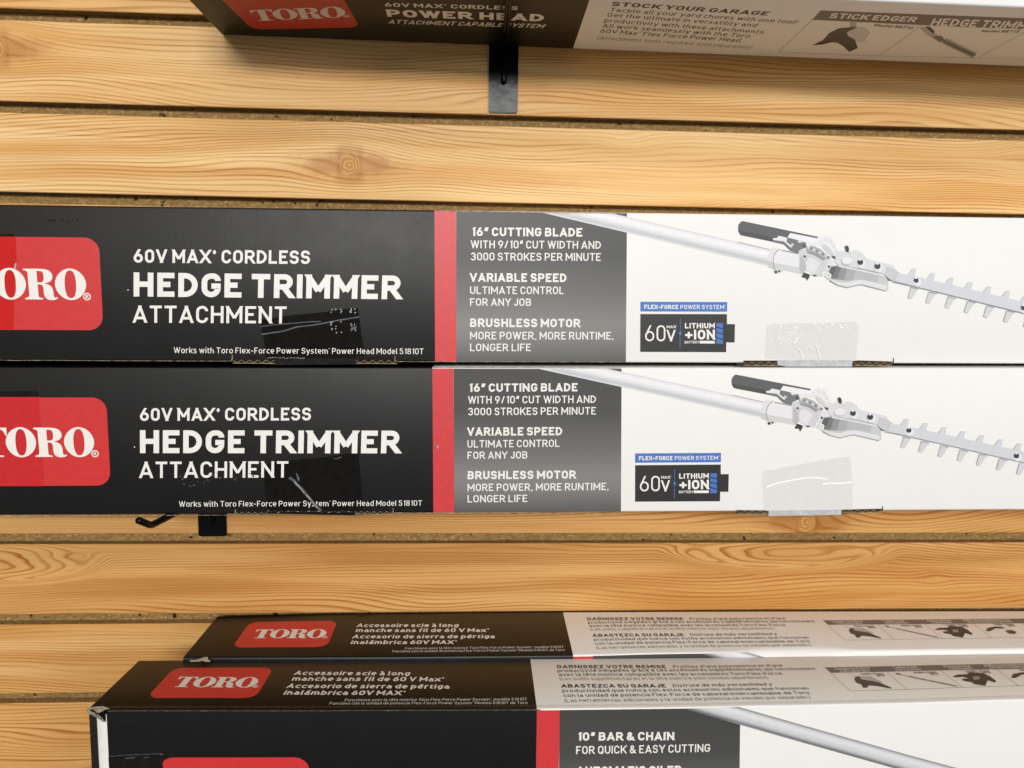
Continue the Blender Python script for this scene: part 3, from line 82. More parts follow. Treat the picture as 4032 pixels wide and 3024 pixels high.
 'hl_edge': [["l","fray",0.4,[[-346.03,-119.64],[-308.21,-119.73],[-257.51,-119.75],[-219.3,-119.97],[-161.66,-120.16]]],["l","fray",0.4,[[-32.95,-118.88],[-0.3,-119.33],[60.12,-119.81],[153.93,-120.33]]],["l","fray",0.4,[[0.55,-0.04],[72.66,-0.21],[151.5,-0.37]]],["p","scuffl",[[-195.87,-95.6],[-195.3,-95.17],[-194.51,-95.73],[-195.08,-96.1]]],["p","scuffl",[[-184.4,-93.18],[-183.72,-92.7],[-182.84,-93.32],[-183.51,-93.75]]],["p","scuffd",[[-156.53,-88.47],[-156.17,-88.17],[-155.57,-88.61],[-155.93,-88.82]]],["p","scuffl",[[-189.39,-92.32],[-188.69,-91.83],[-187.78,-92.46],[-188.48,-92.91]]],["p","scuffl",[[-171.9,-89.04],[-170.86,-88.33],[-169.61,-89.18],[-170.66,-89.87]]],["p","scuffl",[[-193.0,-95.05],[-191.86,-94.29],[-190.53,-95.19],[-191.67,-95.95]]],["p","scuffd",[[-184.16,-92.82],[-183.78,-92.51],[-183.17,-92.95],[-183.55,-93.18]]],["p","scuffd",[[-149.85,-90.01],[-148.98,-89.41],[-147.9,-90.15],[-148.77,-90.72]]],["p","scuffd",[[-167.75,-88.56],[-166.59,-87.79],[-165.24,-88.7],[-166.4,-89.48]]],["p","scuffl",[[-200.65,-94.26],[-199.68,-93.59],[-198.5,-94.4],[-199.48,-95.04]]],["p","scuffd",[[-161.68,-90.66],[-161.08,-90.22],[-160.26,-90.8],[-160.86,-91.18]]],["p","scuffl",[[-159.21,-89.31],[-158.29,-88.68],[-157.16,-89.45],[-158.08,-90.05]]],["p","scuffl",[[-195.4,-96.19],[-194.46,-95.56],[-193.33,-96.34],[-194.27,-96.95]]],["p","scuffl",[[-181.78,-91.08],[-180.88,-90.46],[-179.77,-91.22],[-180.67,-91.81]]],["p","scuffl",[[-201.9,-90.2],[-200.79,-89.45],[-199.5,-90.34],[-200.61,-91.07]]],["p","scuffl",[[-177.98,-87.38],[-176.85,-86.62],[-175.53,-87.52],[-176.65,-88.27]]],["p","scuffd",[[-153.08,-88.66],[-152.58,-88.28],[-151.84,-88.8],[-152.35,-89.11]]],["p","scuffd",[[-184.56,-97.61],[-183.65,-96.99],[-182.54,-97.75],[-183.45,-98.35]]],["p","scuffd",[[-161.91,-89.78],[-161.47,-89.44],[-160.81,-89.92],[-161.24,-90.18]]],["p","scuffd",[[-194.54,-95.91],[-193.57,-95.25],[-192.4,-96.05],[-193.37,-96.69]]],["p","scuffl",[[-196.26,-95.61],[-195.48,-95.06],[-194.5,-95.75],[-195.28,-96.25]]],["p","scuffl",[[-160.25,-90.82],[-159.24,-90.14],[-158.03,-90.96],[-159.04,-91.63]]],["p","scuffl",[[-173.38,-87.71],[-173.11,-87.47],[-172.61,-87.85],[-172.88,-87.99]]],["p","scuffl",[[-192.2,-88.72],[-191.24,-88.07],[-190.08,-88.86],[-191.04,-89.5]]],["p","scuffl",[[-188.36,-89.75],[-187.85,-89.37],[-187.12,-89.89],[-187.63,-90.21]]],["p","scuffd",[[-182.79,-95.65],[-181.79,-94.97],[-180.58,-95.79],[-181.59,-96.45]]],["p","scuffd",[[-168.44,-88.06],[-167.49,-87.41],[-166.34,-88.2],[-167.29,-88.82]]],["p","scuffd",[[-174.38,-85.39],[-173.89,-85.02],[-173.18,-85.52],[-173.67,-85.83]]],["p","scuffl",[[-193.51,-92.25],[-193.08,-91.91],[-192.42,-92.39],[-192.85,-92.65]]],["p","scuffd",[[-147.92,-85.64],[-147.36,-85.22],[-146.58,-85.77],[-147.14,-86.13]]],["p","scuffl",[[-155.87,-87.42],[-154.93,-86.77],[-153.78,-87.56],[-154.72,-88.18]]],["p","scuffd",[[-145.81,-88.03],[-144.64,-87.25],[-143.27,-88.17],[-144.44,-88.95]]],["p","scuffd",[[-198.68,-90.45],[-198.27,-90.13],[-197.65,-90.58],[-198.05,-90.83]]],["p","scuffd",[[-188.67,-93.82],[-188.0,-93.34],[-187.12,-93.96],[-187.79,-94.38]]],["p","scuffl",[[-168.56,-87.45],[-167.88,-86.96],[-166.98,-87.58],[-167.66,-88.02]]],["p","scuffl",[[-159.25,-86.96],[-158.9,-86.67],[-158.31,-87.09],[-158.67,-87.3]]],["p","scuffl",[[-203.07,-87.77],[-202.19,-87.16],[-201.11,-87.91],[-201.99,-88.49]]],["p","scuffl",[[-201.69,-97.88],[-201.22,-97.52],[-200.54,-98.02],[-201.0,-98.3]]],["p","scuffl",[[-172.25,-89.34],[-171.57,-88.85],[-170.67,-89.48],[-171.35,-89.92]]],["p","scuffd",[[-184.04,-98.22],[-183.58,-97.87],[-182.9,-98.36],[-183.36,-98.63]]],["p","scuffl",[[-5.29,-62.67],[-4.87,-62.23],[-4.2,-62.81],[-4.62,-63.06]]],["p","scuffd",[[-5.22,-63.72],[-4.65,-63.16],[-3.84,-63.86],[-4.4,-64.22]]],["p","scuffd",[[-10.32,-63.6],[-9.67,-62.97],[-8.78,-63.73],[-9.42,-64.15]]],["p","scuffl",[[-21.07,-66.62],[-20.74,-66.25],[-20.17,-66.75],[-20.49,-66.94]]],["p","scuffd",[[-5.86,-62.8],[-5.6,-62.48],[-5.09,-62.93],[-5.35,-63.07]]],["p","scuffd",[[-12.2,-66.08],[-11.86,-65.7],[-11.27,-66.22],[-11.6,-66.41]]],["p","scuffl",[[-21.77,-64.64],[-21.42,-64.25],[-20.83,-64.77],[-21.17,-64.97]]],["p","scuffd",[[-16.42,-63.99],[-16.2,-63.7],[-15.73,-64.12],[-15.95,-64.23]]],["p","scuffd",[[-5.3,-66.26],[-4.98,-65.9],[-4.4,-66.39],[-4.72,-66.58]]],["p","scuffl",[[-9.46,-64.19],[-8.91,-63.64],[-8.12,-64.32],[-8.66,-64.67]]],["p","scuffd",[[-18.31,-63.71],[-17.84,-63.22],[-17.11,-63.85],[-17.59,-64.14]]],["p","scuffd",[[-18.9,-67.46],[-18.52,-67.04],[-17.88,-67.6],[-18.26,-67.83]]],["p","glint",[[3.21,-63.43],[4.25,-62.91],[5.02,-64.49],[3.97,-66.07],[2.94,-65.01]]]],
 'hl_logotape': [["p","redtape2",[[-349.62,-23.84],[-309.71,-23.85],[-309.91,-39.47],[-309.19,-62.69],[-310.29,-95.51],[-354.45,-95.32]]]],
 'hl_ltape': [["p","tapeblk2",[[-349.31,-19.26],[-310.18,-19.25],[-310.2,-23.72],[-349.61,-23.72]]]],
 'pt_logo': [[-292.04,65.42],[-210.42,64.09],[-207.66,16.29],[-285.93,17.7]],
 'pt_toro': [[-278.63,33.34],[-215.51,32.24],[-280.94,49.74],[-216.09,40.85]],
 'pt_title': [["t","Accessoire scie à long",0.2,"w",[-190.28,52.52],[-98.24,50.98],[-189.98,59.26]],["t","manche sans fil de 60 V Max*",0.2,"w",[-189.59,43.17],[-70.7,41.14],[-189.23,49.95]],["t","Accesorio de sierra de pértiga",0.2,"w",[-190.5,31.75],[-65.73,29.81],[-190.16,38.25]],["t","inalámbrica 60V MAX*",0.2,"w",[-190.06,21.67],[-98.95,20.27],[-189.66,28.18]]],
 'pt_small': [["t","Fonctionne avec la tête motrice Toro Flex-Force Power System*, modèle 51810T",0.13,"wd",[-142.4,11.75],[-6.7,11.99],[-142.18,15.56]],["t","Funciona con la unidad de potencia Flex-Force Power System* Modelo 51810T de Toro",0.13,"wd",[-152.76,7.08],[-6.51,6.83],[-152.61,10.82]]],
 'pt_para': [["t","GARNISSEZ VOTRE REMISE",0.2,"dk",[20.92,61.93],[111.24,60.46],[20.95,67.65]],["t","Profitez d’une polyvalence et d’une",0.125,"dk",[116.76,60.37],[208.19,61.07],[117.57,65.55]],["t","productivité inégalées grâce à ces accessoires supplémentaires qui fonctionnent",0.125,"dk",[20.79,55.26],[233.64,54.69],[20.63,60.32]],["t","avec la tête motrice compatible avec les accessoires Toro Flex-Force.",0.125,"dk",[21.17,48.73],[203.8,47.23],[21.02,53.68]],["t","(Les outils supplémentaires et la tête motrice sont vendus séparément).",0.1,"md",[21.27,42.09],[189.03,40.51],[21.12,46.92]],["t","ABASTEZCA SU GARAJE",0.2,"dk",[21.33,30.46],[103.13,29.04],[21.26,35.84]],["t","Disfrute de más versatilidad y",0.125,"dk",[108.48,29.43],[187.1,29.78],[109.24,34.33]],["t","productividad que nunca con estos accesorios adicionales que funcionan",0.125,"dk",[21.45,23.28],[213.38,22.76],[21.3,27.81]],["t","con la unidad de potencia Flex-Force de cabezal intercambiable de Toro.",0.125,"dk",[21.56,16.28],[212.06,15.67],[21.44,20.93]],["t","(Las herramientas adicionales y la unidad de potencia se venden por separado.)",0.11,"md",[21.59,8.78],[208.43,9.02],[21.5,13.53]]],
 'pt_table': [["p","band",[[242.32,58.87],[456.05,61.23],[456.51,51.03],[242.94,49.47]]],["l","md",0.35,[[242.94,49.47],[243.63,19.36]]],["l","md",0.35,[[289.41,50.29],[288.77,20.24]]],["l","md",0.35,[[334.62,50.62],[333.66,20.9]]],["l","md",0.35,[[382.14,50.91],[378.53,21.57]]],["l","md",0.35,[[428.43,50.95],[422.94,22.01]]],["l","md",0.35,[[243.63,19.36],[422.94,22.01]]],["t","Coupe-bordure",0.18,"wd",[249.21,54.16],[278.69,54.76],[249.97,58.21]],["t","Cortabordes",0.18,"wd",[251.91,50.12],[276.28,50.51],[252.54,53.84]],["t","Taille-haie",0.18,"wd",[297.8,54.44],[318.37,54.92],[298.89,58.5]],["t","Cortasetos",0.18,"wd",[298.08,50.68],[319.71,51.13],[299.01,54.42]],["t","Rotoculteur",0.18,"wd",[340.99,55.09],[363.97,55.26],[342.38,59.17]],["t","Cultivador",0.18,"wd",[342.96,51.01],[363.16,51.49],[344.18,54.77]],["t","Débroussailleuse à fil",0.18,"wd",[375.67,55.62],[422.04,56.78],[377.3,59.71]],["t","Desbrozadora de hilo",0.18,"wd",[377.74,51.78],[421.6,52.69],[379.18,55.56]],["t","Modèle / Modelo",0.16,"dk",[265.85,44.89],[284.52,45.1],[266.42,47.76]],["t","Modèle / Modelo",0.16,"dk",[310.31,45.54],[329.12,45.75],[311.1,48.43]],["t","Modèle / Modelo",0.16,"dk",[354.3,46.18],[373.25,46.39],[355.31,49.08]],["t","Modèle / Modelo",0.16,"dk",[399.45,46.84],[418.55,47.05],[400.69,49.75]],["t","88710",0.2,"dk",[277.43,41.84],[284.11,41.99],[278.05,44.43]],["t","88713",0.2,"dk",[321.74,42.48],[328.47,42.62],[322.55,45.07]],["t","88715",0.2,"dk",[365.44,43.1],[372.23,43.25],[366.46,45.71]],["t","88714",0.2,"dk",[410.57,43.74],[417.42,43.89],[411.79,46.37]],["p","s190",[[262.29,43.13],[272.34,42.19],[276.34,32.71],[274.6,30.74],[270.46,29.08],[259.64,35.51]]],["p","s78",[[256.28,37.34],[259.14,41.38],[262.94,43.12],[261.98,37.49],[272.75,33.27],[274.7,29.75],[278.55,23.31],[277.1,21.65],[268.86,26.16],[262.52,27.49],[259.83,24.12],[256.29,23.7],[257.69,29.3],[255.39,31.82]]],["l","s150",0.5,[[256.54,46.88],[259.8,42.14]]],["l","s120",0.8,[[294.77,46.77],[298.54,44.08],[330.8,22.4]]],["p","s60",[[294.8,47.29],[298.28,45.92],[297.98,43.57],[295.4,44.4]]],["l","s120",0.3,[[303.53,42.18],[302.24,39.11],[304.66,41.42],[303.37,38.36],[305.8,40.67],[304.5,37.61],[306.94,39.92],[305.63,36.87],[308.07,39.16],[306.76,36.12],[309.2,38.42],[307.88,35.38],[310.32,37.67],[309.01,34.64],[311.44,36.92],[310.12,33.9],[312.56,36.18],[311.24,33.17],[313.68,35.43],[312.35,32.43],[314.8,34.69],[313.46,31.7],[315.91,33.95],[314.57,30.97],[317.02,33.22],[315.68,30.24],[318.13,32.48],[316.78,29.51],[319.23,31.75],[317.88,28.78],[320.33,31.02],[318.98,28.06],[321.43,30.29],[320.07,27.33],[322.53,29.56],[321.17,26.61],[323.62,28.83],[322.26,25.89],[324.71,28.11],[323.34,25.18],[325.8,27.38],[324.43,24.46],[326.89,26.66],[325.51,23.75],[327.97,25.94],[326.59,23.03],[329.05,25.22],[327.67,22.32],[330.13,24.51],[328.74,21.61]]],["p","s60",[[337.39,38.77],[343.61,41.77],[351.85,42.15],[355.62,45.75],[365.15,44.02],[367.47,38.78],[366.7,29.91],[364.12,27.21],[360.85,31.26],[352.42,22.02],[349.6,23.53],[345.66,25.32],[346.55,28.51],[341.12,31.1],[341.82,34.11],[349.0,35.0],[345.0,37.87],[338.62,37.21]]],["p","s150",[[352.84,37.74],[358.6,38.41],[356.41,33.35],[350.2,31.95]]],["l","s150",0.5,[[351.09,49.01],[354.56,44.19]]],["p","s60",[[382.65,34.68],[389.06,41.01],[398.65,43.98],[405.43,42.3],[402.79,39.74],[395.93,40.37],[386.12,34.37]]],["p","s78",[[400.67,34.37],[407.86,36.81],[410.13,32.94],[405.32,28.49],[400.72,29.32]]],["l","s150",0.6,[[402.62,46.56],[405.17,35.06]]]],
 'pf_badge': [[-243.87,-36.03],[-271.42,-42.84],[-169.28,-44.26],[-263.37,-35.89],[-176.92,-36.81]],
 'pf_feat': [["t","10” BAR & CHAIN",0.215,"w",[30.12,-24.85],[102.35,-25.49],[30.0,-18.33]],["t","FOR QUICK & EASY CUTTING",0.15,"w",[29.49,-35.41],[129.55,-35.2],[29.37,-29.11]],["t","AUTOMATIC OILER",0.215,"w",[30.18,-52.23],[108.64,-52.59],[30.04,-45.26]]],
 'pf_grey': [["p","greyd",[[16.74,-0.97],[110.47,-0.97],[151.45,-14.22],[153.47,-79.05],[17.3,-76.87]]]],
 'pf_tool': [["p","s150",[[149.54,-0.38],[397.2,-77.35],[397.3,-78.4],[146.53,-0.42]]],["p","s190",[[146.53,-0.42],[397.3,-78.4],[397.39,-79.45],[143.51,-0.47]]],["p","s214",[[143.51,-0.47],[397.39,-79.45],[397.48,-80.5],[140.5,-0.51]]],["p","s228",[[140.5,-0.51],[397.48,-80.5],[397.57,-81.55],[137.5,-0.56]]],["p","s230b",[[137.5,-0.56],[397.57,-81.55],[397.67,-82.6],[134.49,-0.6]]],["p","s228",[[134.49,-0.6],[397.67,-82.6],[397.76,-83.65],[131.48,-0.65]]],["p","s222",[[131.48,-0.65],[397.76,-83.65],[397.85,-84.7],[128.48,-0.7]]],["p","s218b",[[128.48,-0.7],[397.85,-84.7],[397.94,-85.75],[125.47,-0.74]]],["p","s214",[[125.47,-0.74],[397.94,-85.75],[398.04,-86.81],[122.47,-0.79]]],["p","s205b",[[122.47,-0.79],[398.04,-86.81],[398.13,-87.86],[119.47,-0.83]]],["p","s190b",[[119.47,-0.83],[398.13,-87.86],[398.22,-88.91],[116.47,-0.88]]],["p","s150",[[116.47,-0.88],[398.22,-88.91],[398.31,-89.97],[113.47,-0.92]]],["p","s120",[[113.47,-0.92],[398.31,-89.97],[398.41,-91.02],[110.47,-0.97]]],["l","s120",0.5,[[110.47,-0.97],[151.45,-14.22],[398.41,-91.02]]]],
 'pf_end': [[-323.08,-0.62],[-317.06,-5.94],[-310.08,-6.02],[-308.35,1.47],[-295.43,1.33]],
 'pf_torn': [["p","kraftg",[[-322.82,1.25],[-320.83,2.73],[-315.93,3.24],[-311.05,3.37],[-306.59,1.83],[-309.77,0.74],[-311.24,-0.75],[-315.11,-1.46],[-317.53,-1.05],[-316.2,-2.57],[-312.84,-5.23],[-310.19,-8.46],[-311.59,-8.44],[-314.28,-6.34],[-317.34,-4.43],[-319.36,-2.91],[-321.6,-2.51],[-322.92,-0.99]]],["p","hole",[[-309.59,0.92],[-309.78,-8.65],[-312.16,-5.62],[-315.15,-2.39],[-316.16,-1.63],[-313.35,-1.17]]],["p","hole",[[-320.75,0.85],[-319.16,1.21],[-317.13,0.07],[-315.44,-1.15],[-317.53,-1.13],[-319.93,-0.28]]],["l","flapbr",0.35,[[-318.8,1.58],[-316.74,0.81],[-313.21,1.9],[-311.66,1.51]]],["l","flapbr",0.35,[[-317.23,-2.18],[-314.55,-4.46],[-311.57,-8.07]]]],
 'pf_tape': [["p","tapeblk2",[[-309.64,-35.12],[-300.82,-34.47],[-287.42,-33.7],[-276.12,-33.28],[-270.82,-33.16],[-271.93,-67.44],[-311.06,-66.83]]],["l","ridge",0.35,[[-309.64,-35.19],[-300.82,-34.47],[-290.24,-33.93],[-283.18,-33.57],[-270.82,-33.27]]],["l","ridge",0.5,[[-297.4,-36.61],[-293.87,-36.39],[-290.69,-36.13]]],["l","ridge",0.4,[[-284.35,-36.22],[-280.8,-35.69]]],["p","ridge",[[-272.95,-33.4],[-270.64,-33.16],[-270.67,-33.92],[-272.64,-34.47]]]],
 'pr_torn': [["p","kraftl",[[-315.45,-4.45],[-311.95,-4.91],[-310.02,-4.15],[-308.55,-2.2],[-306.79,-1.43],[-306.05,0.56],[-304.88,-0.07],[-303.12,0.71],[-301.18,-4.31],[-298.42,-5.54],[-298.53,-8.29],[-302.0,-7.83],[-304.44,-6.22],[-307.55,-7.74],[-314.58,-7.61]]]],
 't_badge': [[-271.67,45.43],[-267.03,103.71],[-184.13,90.49],[-180.0,82.91],[-177.17,36.09]],
 't_toro': [[-261.13,84.28],[-187.58,69.4],[-262.67,64.26],[-228.05,54.37]],
 't_title': [["t","60V MAX* CORDLESS",0.185,"wt",[-153.75,45.43],[-52.26,41.83],[-153.52,38.35]],["t","POWER HEAD",0.24,"wt",[-154.33,64.88],[-30.83,61.86],[-154.36,50.9]],["t","ATTACHMENT CAPABLE SYSTEM",0.16,"wt",[-155.67,79.05],[-30.13,75.42],[-153.33,70.89]]],
 't_para': [["t","STOCK YOUR GARAGE",0.21,"dk",[17.5,27.13],[138.83,33.1],[17.75,19.64]],["t","Tackle all your yard chores with one tool!",0.125,"dk",[18.18,37.43],[166.73,46.61],[18.05,30.29]],["t","Get the ultimate in versatility and",0.125,"dk",[17.87,47.3],[138.73,55.76],[17.74,39.9]],["t","productivity with these attachments.",0.125,"dk",[17.27,58.19],[150.81,69.1],[17.14,50.52]],["t","All work seamlessly with the Toro",0.125,"dk",[17.36,69.1],[141.5,78.57],[17.23,61.13]],["t","60V Max* Flex Force Power Head.",0.125,"dk",[17.4,80.08],[138.49,89.1],[17.27,71.82]],["t","(Attachment tools required, sold separately)",0.1,"md",[17.42,94.76],[151.81,102.84],[17.32,87.16]]],
 't_table': [["p","band",[[174.67,19.84],[379.34,18.0],[396.39,38.03],[293.04,38.99],[176.03,37.36]]],["t","STICK EDGER",0.2,"wt",[187.03,32.8],[255.0,33.64],[184.82,23.27]],["t","HEDGE TRIMMER",0.2,"wt",[270.49,38.43],[361.17,38.09],[265.0,24.81]],["t","Model 88710",0.19,"dk",[228.87,44.71],[261.24,47.25],[227.94,39.94]],["t","Model 88713",0.19,"dk",[317.61,47.69],[346.66,45.63],[315.93,42.84]],["l","md",0.5,[[176.03,37.36],[178.49,107.76]]],["l","md",0.5,[[178.49,107.76],[267.74,107.48],[393.7,101.11],[449.59,100.57]]],["l","md",0.5,[[264.26,39.4],[267.74,107.48]]],["l","md",0.5,[[350.29,40.89],[353.69,103.15]]],["p","s190",[[205.46,36.54],[211.0,36.91],[216.27,48.32],[211.63,48.14]]],["p","s212",[[213.13,53.64],[220.58,47.87],[227.52,51.12],[233.34,58.29],[234.44,64.06],[238.36,76.49],[235.21,78.29],[227.9,74.71],[215.53,63.63]]],["p","s78",[[199.76,88.81],[203.37,77.35],[201.29,61.68],[204.09,51.25],[217.3,46.57],[214.32,58.59],[219.75,66.67],[228.31,72.86],[240.31,91.21],[237.98,101.18],[225.65,87.88],[217.56,81.3],[210.54,80.95],[206.68,87.31]]],["p","s60",[[199.76,88.81],[206.28,76.31],[212.5,80.74],[206.68,87.31]]],["p","s190",[[265.3,43.85],[268.8,41.52],[292.25,60.0],[300.28,66.21],[300.15,72.37],[277.34,55.35]]],["p","s60",[[268.56,41.55],[271.64,40.9],[281.53,49.8],[282.53,54.11]]],["p","s120",[[285.36,59.68],[292.25,57.9],[299.0,65.28],[299.5,71.35]]],["p","s120",[[299.0,65.28],[347.68,96.55],[346.56,99.08],[300.78,71.21]]],["p","s120",[[300.32,65.85],[298.96,62.09],[299.89,62.7],[302.41,67.42]]],["p","s120",[[301.14,70.08],[304.48,74.83],[305.34,75.11],[303.29,71.3]]],["p","s120",[[303.1,67.63],[301.72,63.85],[302.66,64.46],[305.21,69.21]]],["p","s120",[[303.94,71.89],[307.31,76.67],[308.18,76.95],[306.11,73.11]]],["p","s120",[[305.89,69.42],[304.49,65.61],[305.44,66.23],[308.02,71.01]]],["p","s120",[[306.76,73.7],[310.16,78.52],[311.04,78.8],[308.94,74.94]]],["p","s120",[[308.71,71.22],[307.29,67.39],[308.24,68.01],[310.85,72.82]]],["p","s120",[[309.6,75.53],[313.03,80.38],[313.91,80.66],[311.79,76.78]]],["p","s120",[[311.54,73.04],[310.1,69.19],[311.05,69.81],[313.69,74.65]]],["p","s120",[[312.46,77.38],[315.92,82.25],[316.81,82.53],[314.66,78.63]]],["p","s120",[[314.39,74.87],[312.92,70.99],[313.88,71.61],[316.56,76.48]]],["p","s120",[[315.33,79.23],[318.83,84.14],[319.72,84.42],[317.55,80.49]]],["p","s120",[[317.26,76.7],[315.77,72.8],[316.74,73.43],[319.44,78.33]]],["p","s120",[[318.22,81.09],[321.76,86.03],[322.65,86.32],[320.45,82.36]]],["p","s120",[[320.15,78.55],[318.63,74.63],[319.61,75.26],[322.35,80.19]]],["p","s120",[[321.13,82.97],[324.71,87.94],[325.6,88.23],[323.38,84.25]]],["p","s120",[[323.05,80.42],[321.51,76.46],[322.49,77.1],[325.27,82.06]]],["p","s120",[[324.06,84.86],[327.67,89.86],[328.57,90.15],[326.32,86.15]]],["p","s120",[[325.98,82.29],[324.41,78.31],[325.4,78.96],[328.21,83.95]]],["p","s120",[[327.01,86.76],[330.66,91.8],[331.56,92.09],[329.28,88.06]]],["p","s120",[[328.92,84.18],[327.33,80.17],[328.33,80.82],[331.17,85.84]]],["p","s120",[[329.98,88.68],[333.67,93.75],[334.57,94.04],[332.27,89.98]]],["p","s120",[[331.88,86.07],[330.27,82.05],[331.27,82.7],[334.14,87.75]]],["p","s120",[[332.97,90.6],[336.69,95.71],[337.6,96.0],[335.27,91.92]]],["p","s120",[[334.86,87.98],[333.23,83.93],[334.23,84.59],[337.14,89.68]]],["p","s120",[[335.98,92.54],[339.74,97.68],[340.65,97.98],[338.29,93.86]]],["p","s120",[[337.87,89.91],[336.21,85.83],[337.22,86.49],[340.16,91.61]]],["p","s120",[[339.0,94.5],[342.8,99.67],[343.72,99.97],[341.33,95.83]]],["p","s120",[[340.89,91.84],[339.2,87.74],[340.22,88.4],[343.2,93.56]]],["p","s120",[[342.05,96.46],[345.89,101.66],[346.81,101.97],[344.4,97.8]]],["p","s120",[[343.93,93.79],[342.22,89.66],[343.24,90.33],[346.26,95.52]]],["p","s120",[[345.12,98.44],[348.99,103.68],[349.92,103.98],[347.48,99.79]]]],
}
# ------------------------------------------------------------------ node helpers
class N:
    """tiny expression builder: arithmetic on sockets makes Math nodes"""
    def __init__(s, t, sock): s.t = t; s.k = sock
    def _m(s, op, *a):
        n = s.t.nodes.new('ShaderNodeMath'); n.operation = op
        for i, v in enumerate((s,) + a):
            if isinstance(v, N): s.t.links.new(v.k, n.inputs[i])
            else: n.inputs[i].default_value = v
        return N(s.t, n.outputs[0])
    def __add__(s, o): return s._m('ADD', o)
    __radd__ = __add__
    def __sub__(s, o): return s._m('SUBTRACT', o)
    def __rsub__(s, o): return (s * -1.0) + o
    def __mul__(s, o): return s._m('MULTIPLY', o)
    __rmul__ = __mul__
    def __truediv__(s, o): return s._m('DIVIDE', o)
    def __pow__(s, o): return s._m('POWER', o)
    def __neg__(s): return s * -1.0
    def f(s, op, *a): return s._m(op, *a)
    def exp(s): return s._m('EXPONENT')
    def lt(s, v): return s._m('LESS_THAN', v)
    def gt(s, v): return s._m('GREATER_THAN', v)

def ramp01(x, a, b):
    n = x.t.nodes.new('ShaderNodeMapRange'); n.interpolation_type = 'SMOOTHSTEP'
    x.t.links.new(x.k, n.inputs['Value'])
    n.inputs['From Min'].default_value = a; n.inputs['From Max'].default_value = b
    return N(x.t, n.outputs[0])
def vec(t, x, y, z):
    n = t.nodes.new('ShaderNodeCombineXYZ')
    for i, v in enumerate((x, y, z)):
        if isinstance(v, N): t.links.new(v.k, n.inputs[i])
        else: n.inputs[i].default_value = v
    return n.outputs[0]
def noise(t, v, scale, detail=2.0, rough=0.5):
    n = t.nodes.new('ShaderNodeTexNoise'); t.links.new(v, n.inputs['Vector'])
    n.inputs['Scale'].default_value = scale; n.inputs['Detail'].default_value = detail
    n.inputs['Roughness'].default_value = rough
    return N(t, n.outputs[0])
def mixc(t, fac, a, b):
    n = t.nodes.new('ShaderNodeMix'); n.data_type = 'RGBA'
    if isinstance(fac, N): t.links.new(fac.k, n.inputs[0])
    else: n.inputs[0].default_value = fac
    for i, c in ((6, a), (7, b)):
        if isinstance(c, tuple): n.inputs[i].default_value = (*c, 1)
        else: t.links.new(c, n.inputs[i])
    return n.outputs[2]
def newmat(name, rough=0.5, spec=0.5):
    m = bpy.data.materials.new(name); m.use_nodes = True
    t = m.node_tree; b = t.nodes['Principled BSDF']
    b.inputs['Roughness'].default_value = rough
    b.inputs['Specular IOR Level'].default_value = spec
    return m, t, b
def objxyz(t):
    tc = t.nodes.new('ShaderNodeTexCoord'); s = t.nodes.new('ShaderNodeSeparateXYZ')
    t.links.new(tc.outputs['Object'], s.inputs[0])
    return tc.outputs['Object'], [N(t, s.outputs[i]) for i in range(3)]
def bump(t, b, h, strength, dist):
    n = t.nodes.new('ShaderNodeBump'); n.inputs['Strength'].default_value = strength
    n.inputs['Distance'].default_value = dist
    t.links.new(h.k, n.inputs['Height']); t.links.new(n.outputs[0], b.inputs['Normal'])

def lin(v):
    v /= 255.0
    return v / 12.92 if v <= 0.04045 else ((v + 0.055) / 1.055) ** 2.4

# ------------------------------------------------------------------ materials
PITCH = 0.0762
GAP = 0.0097

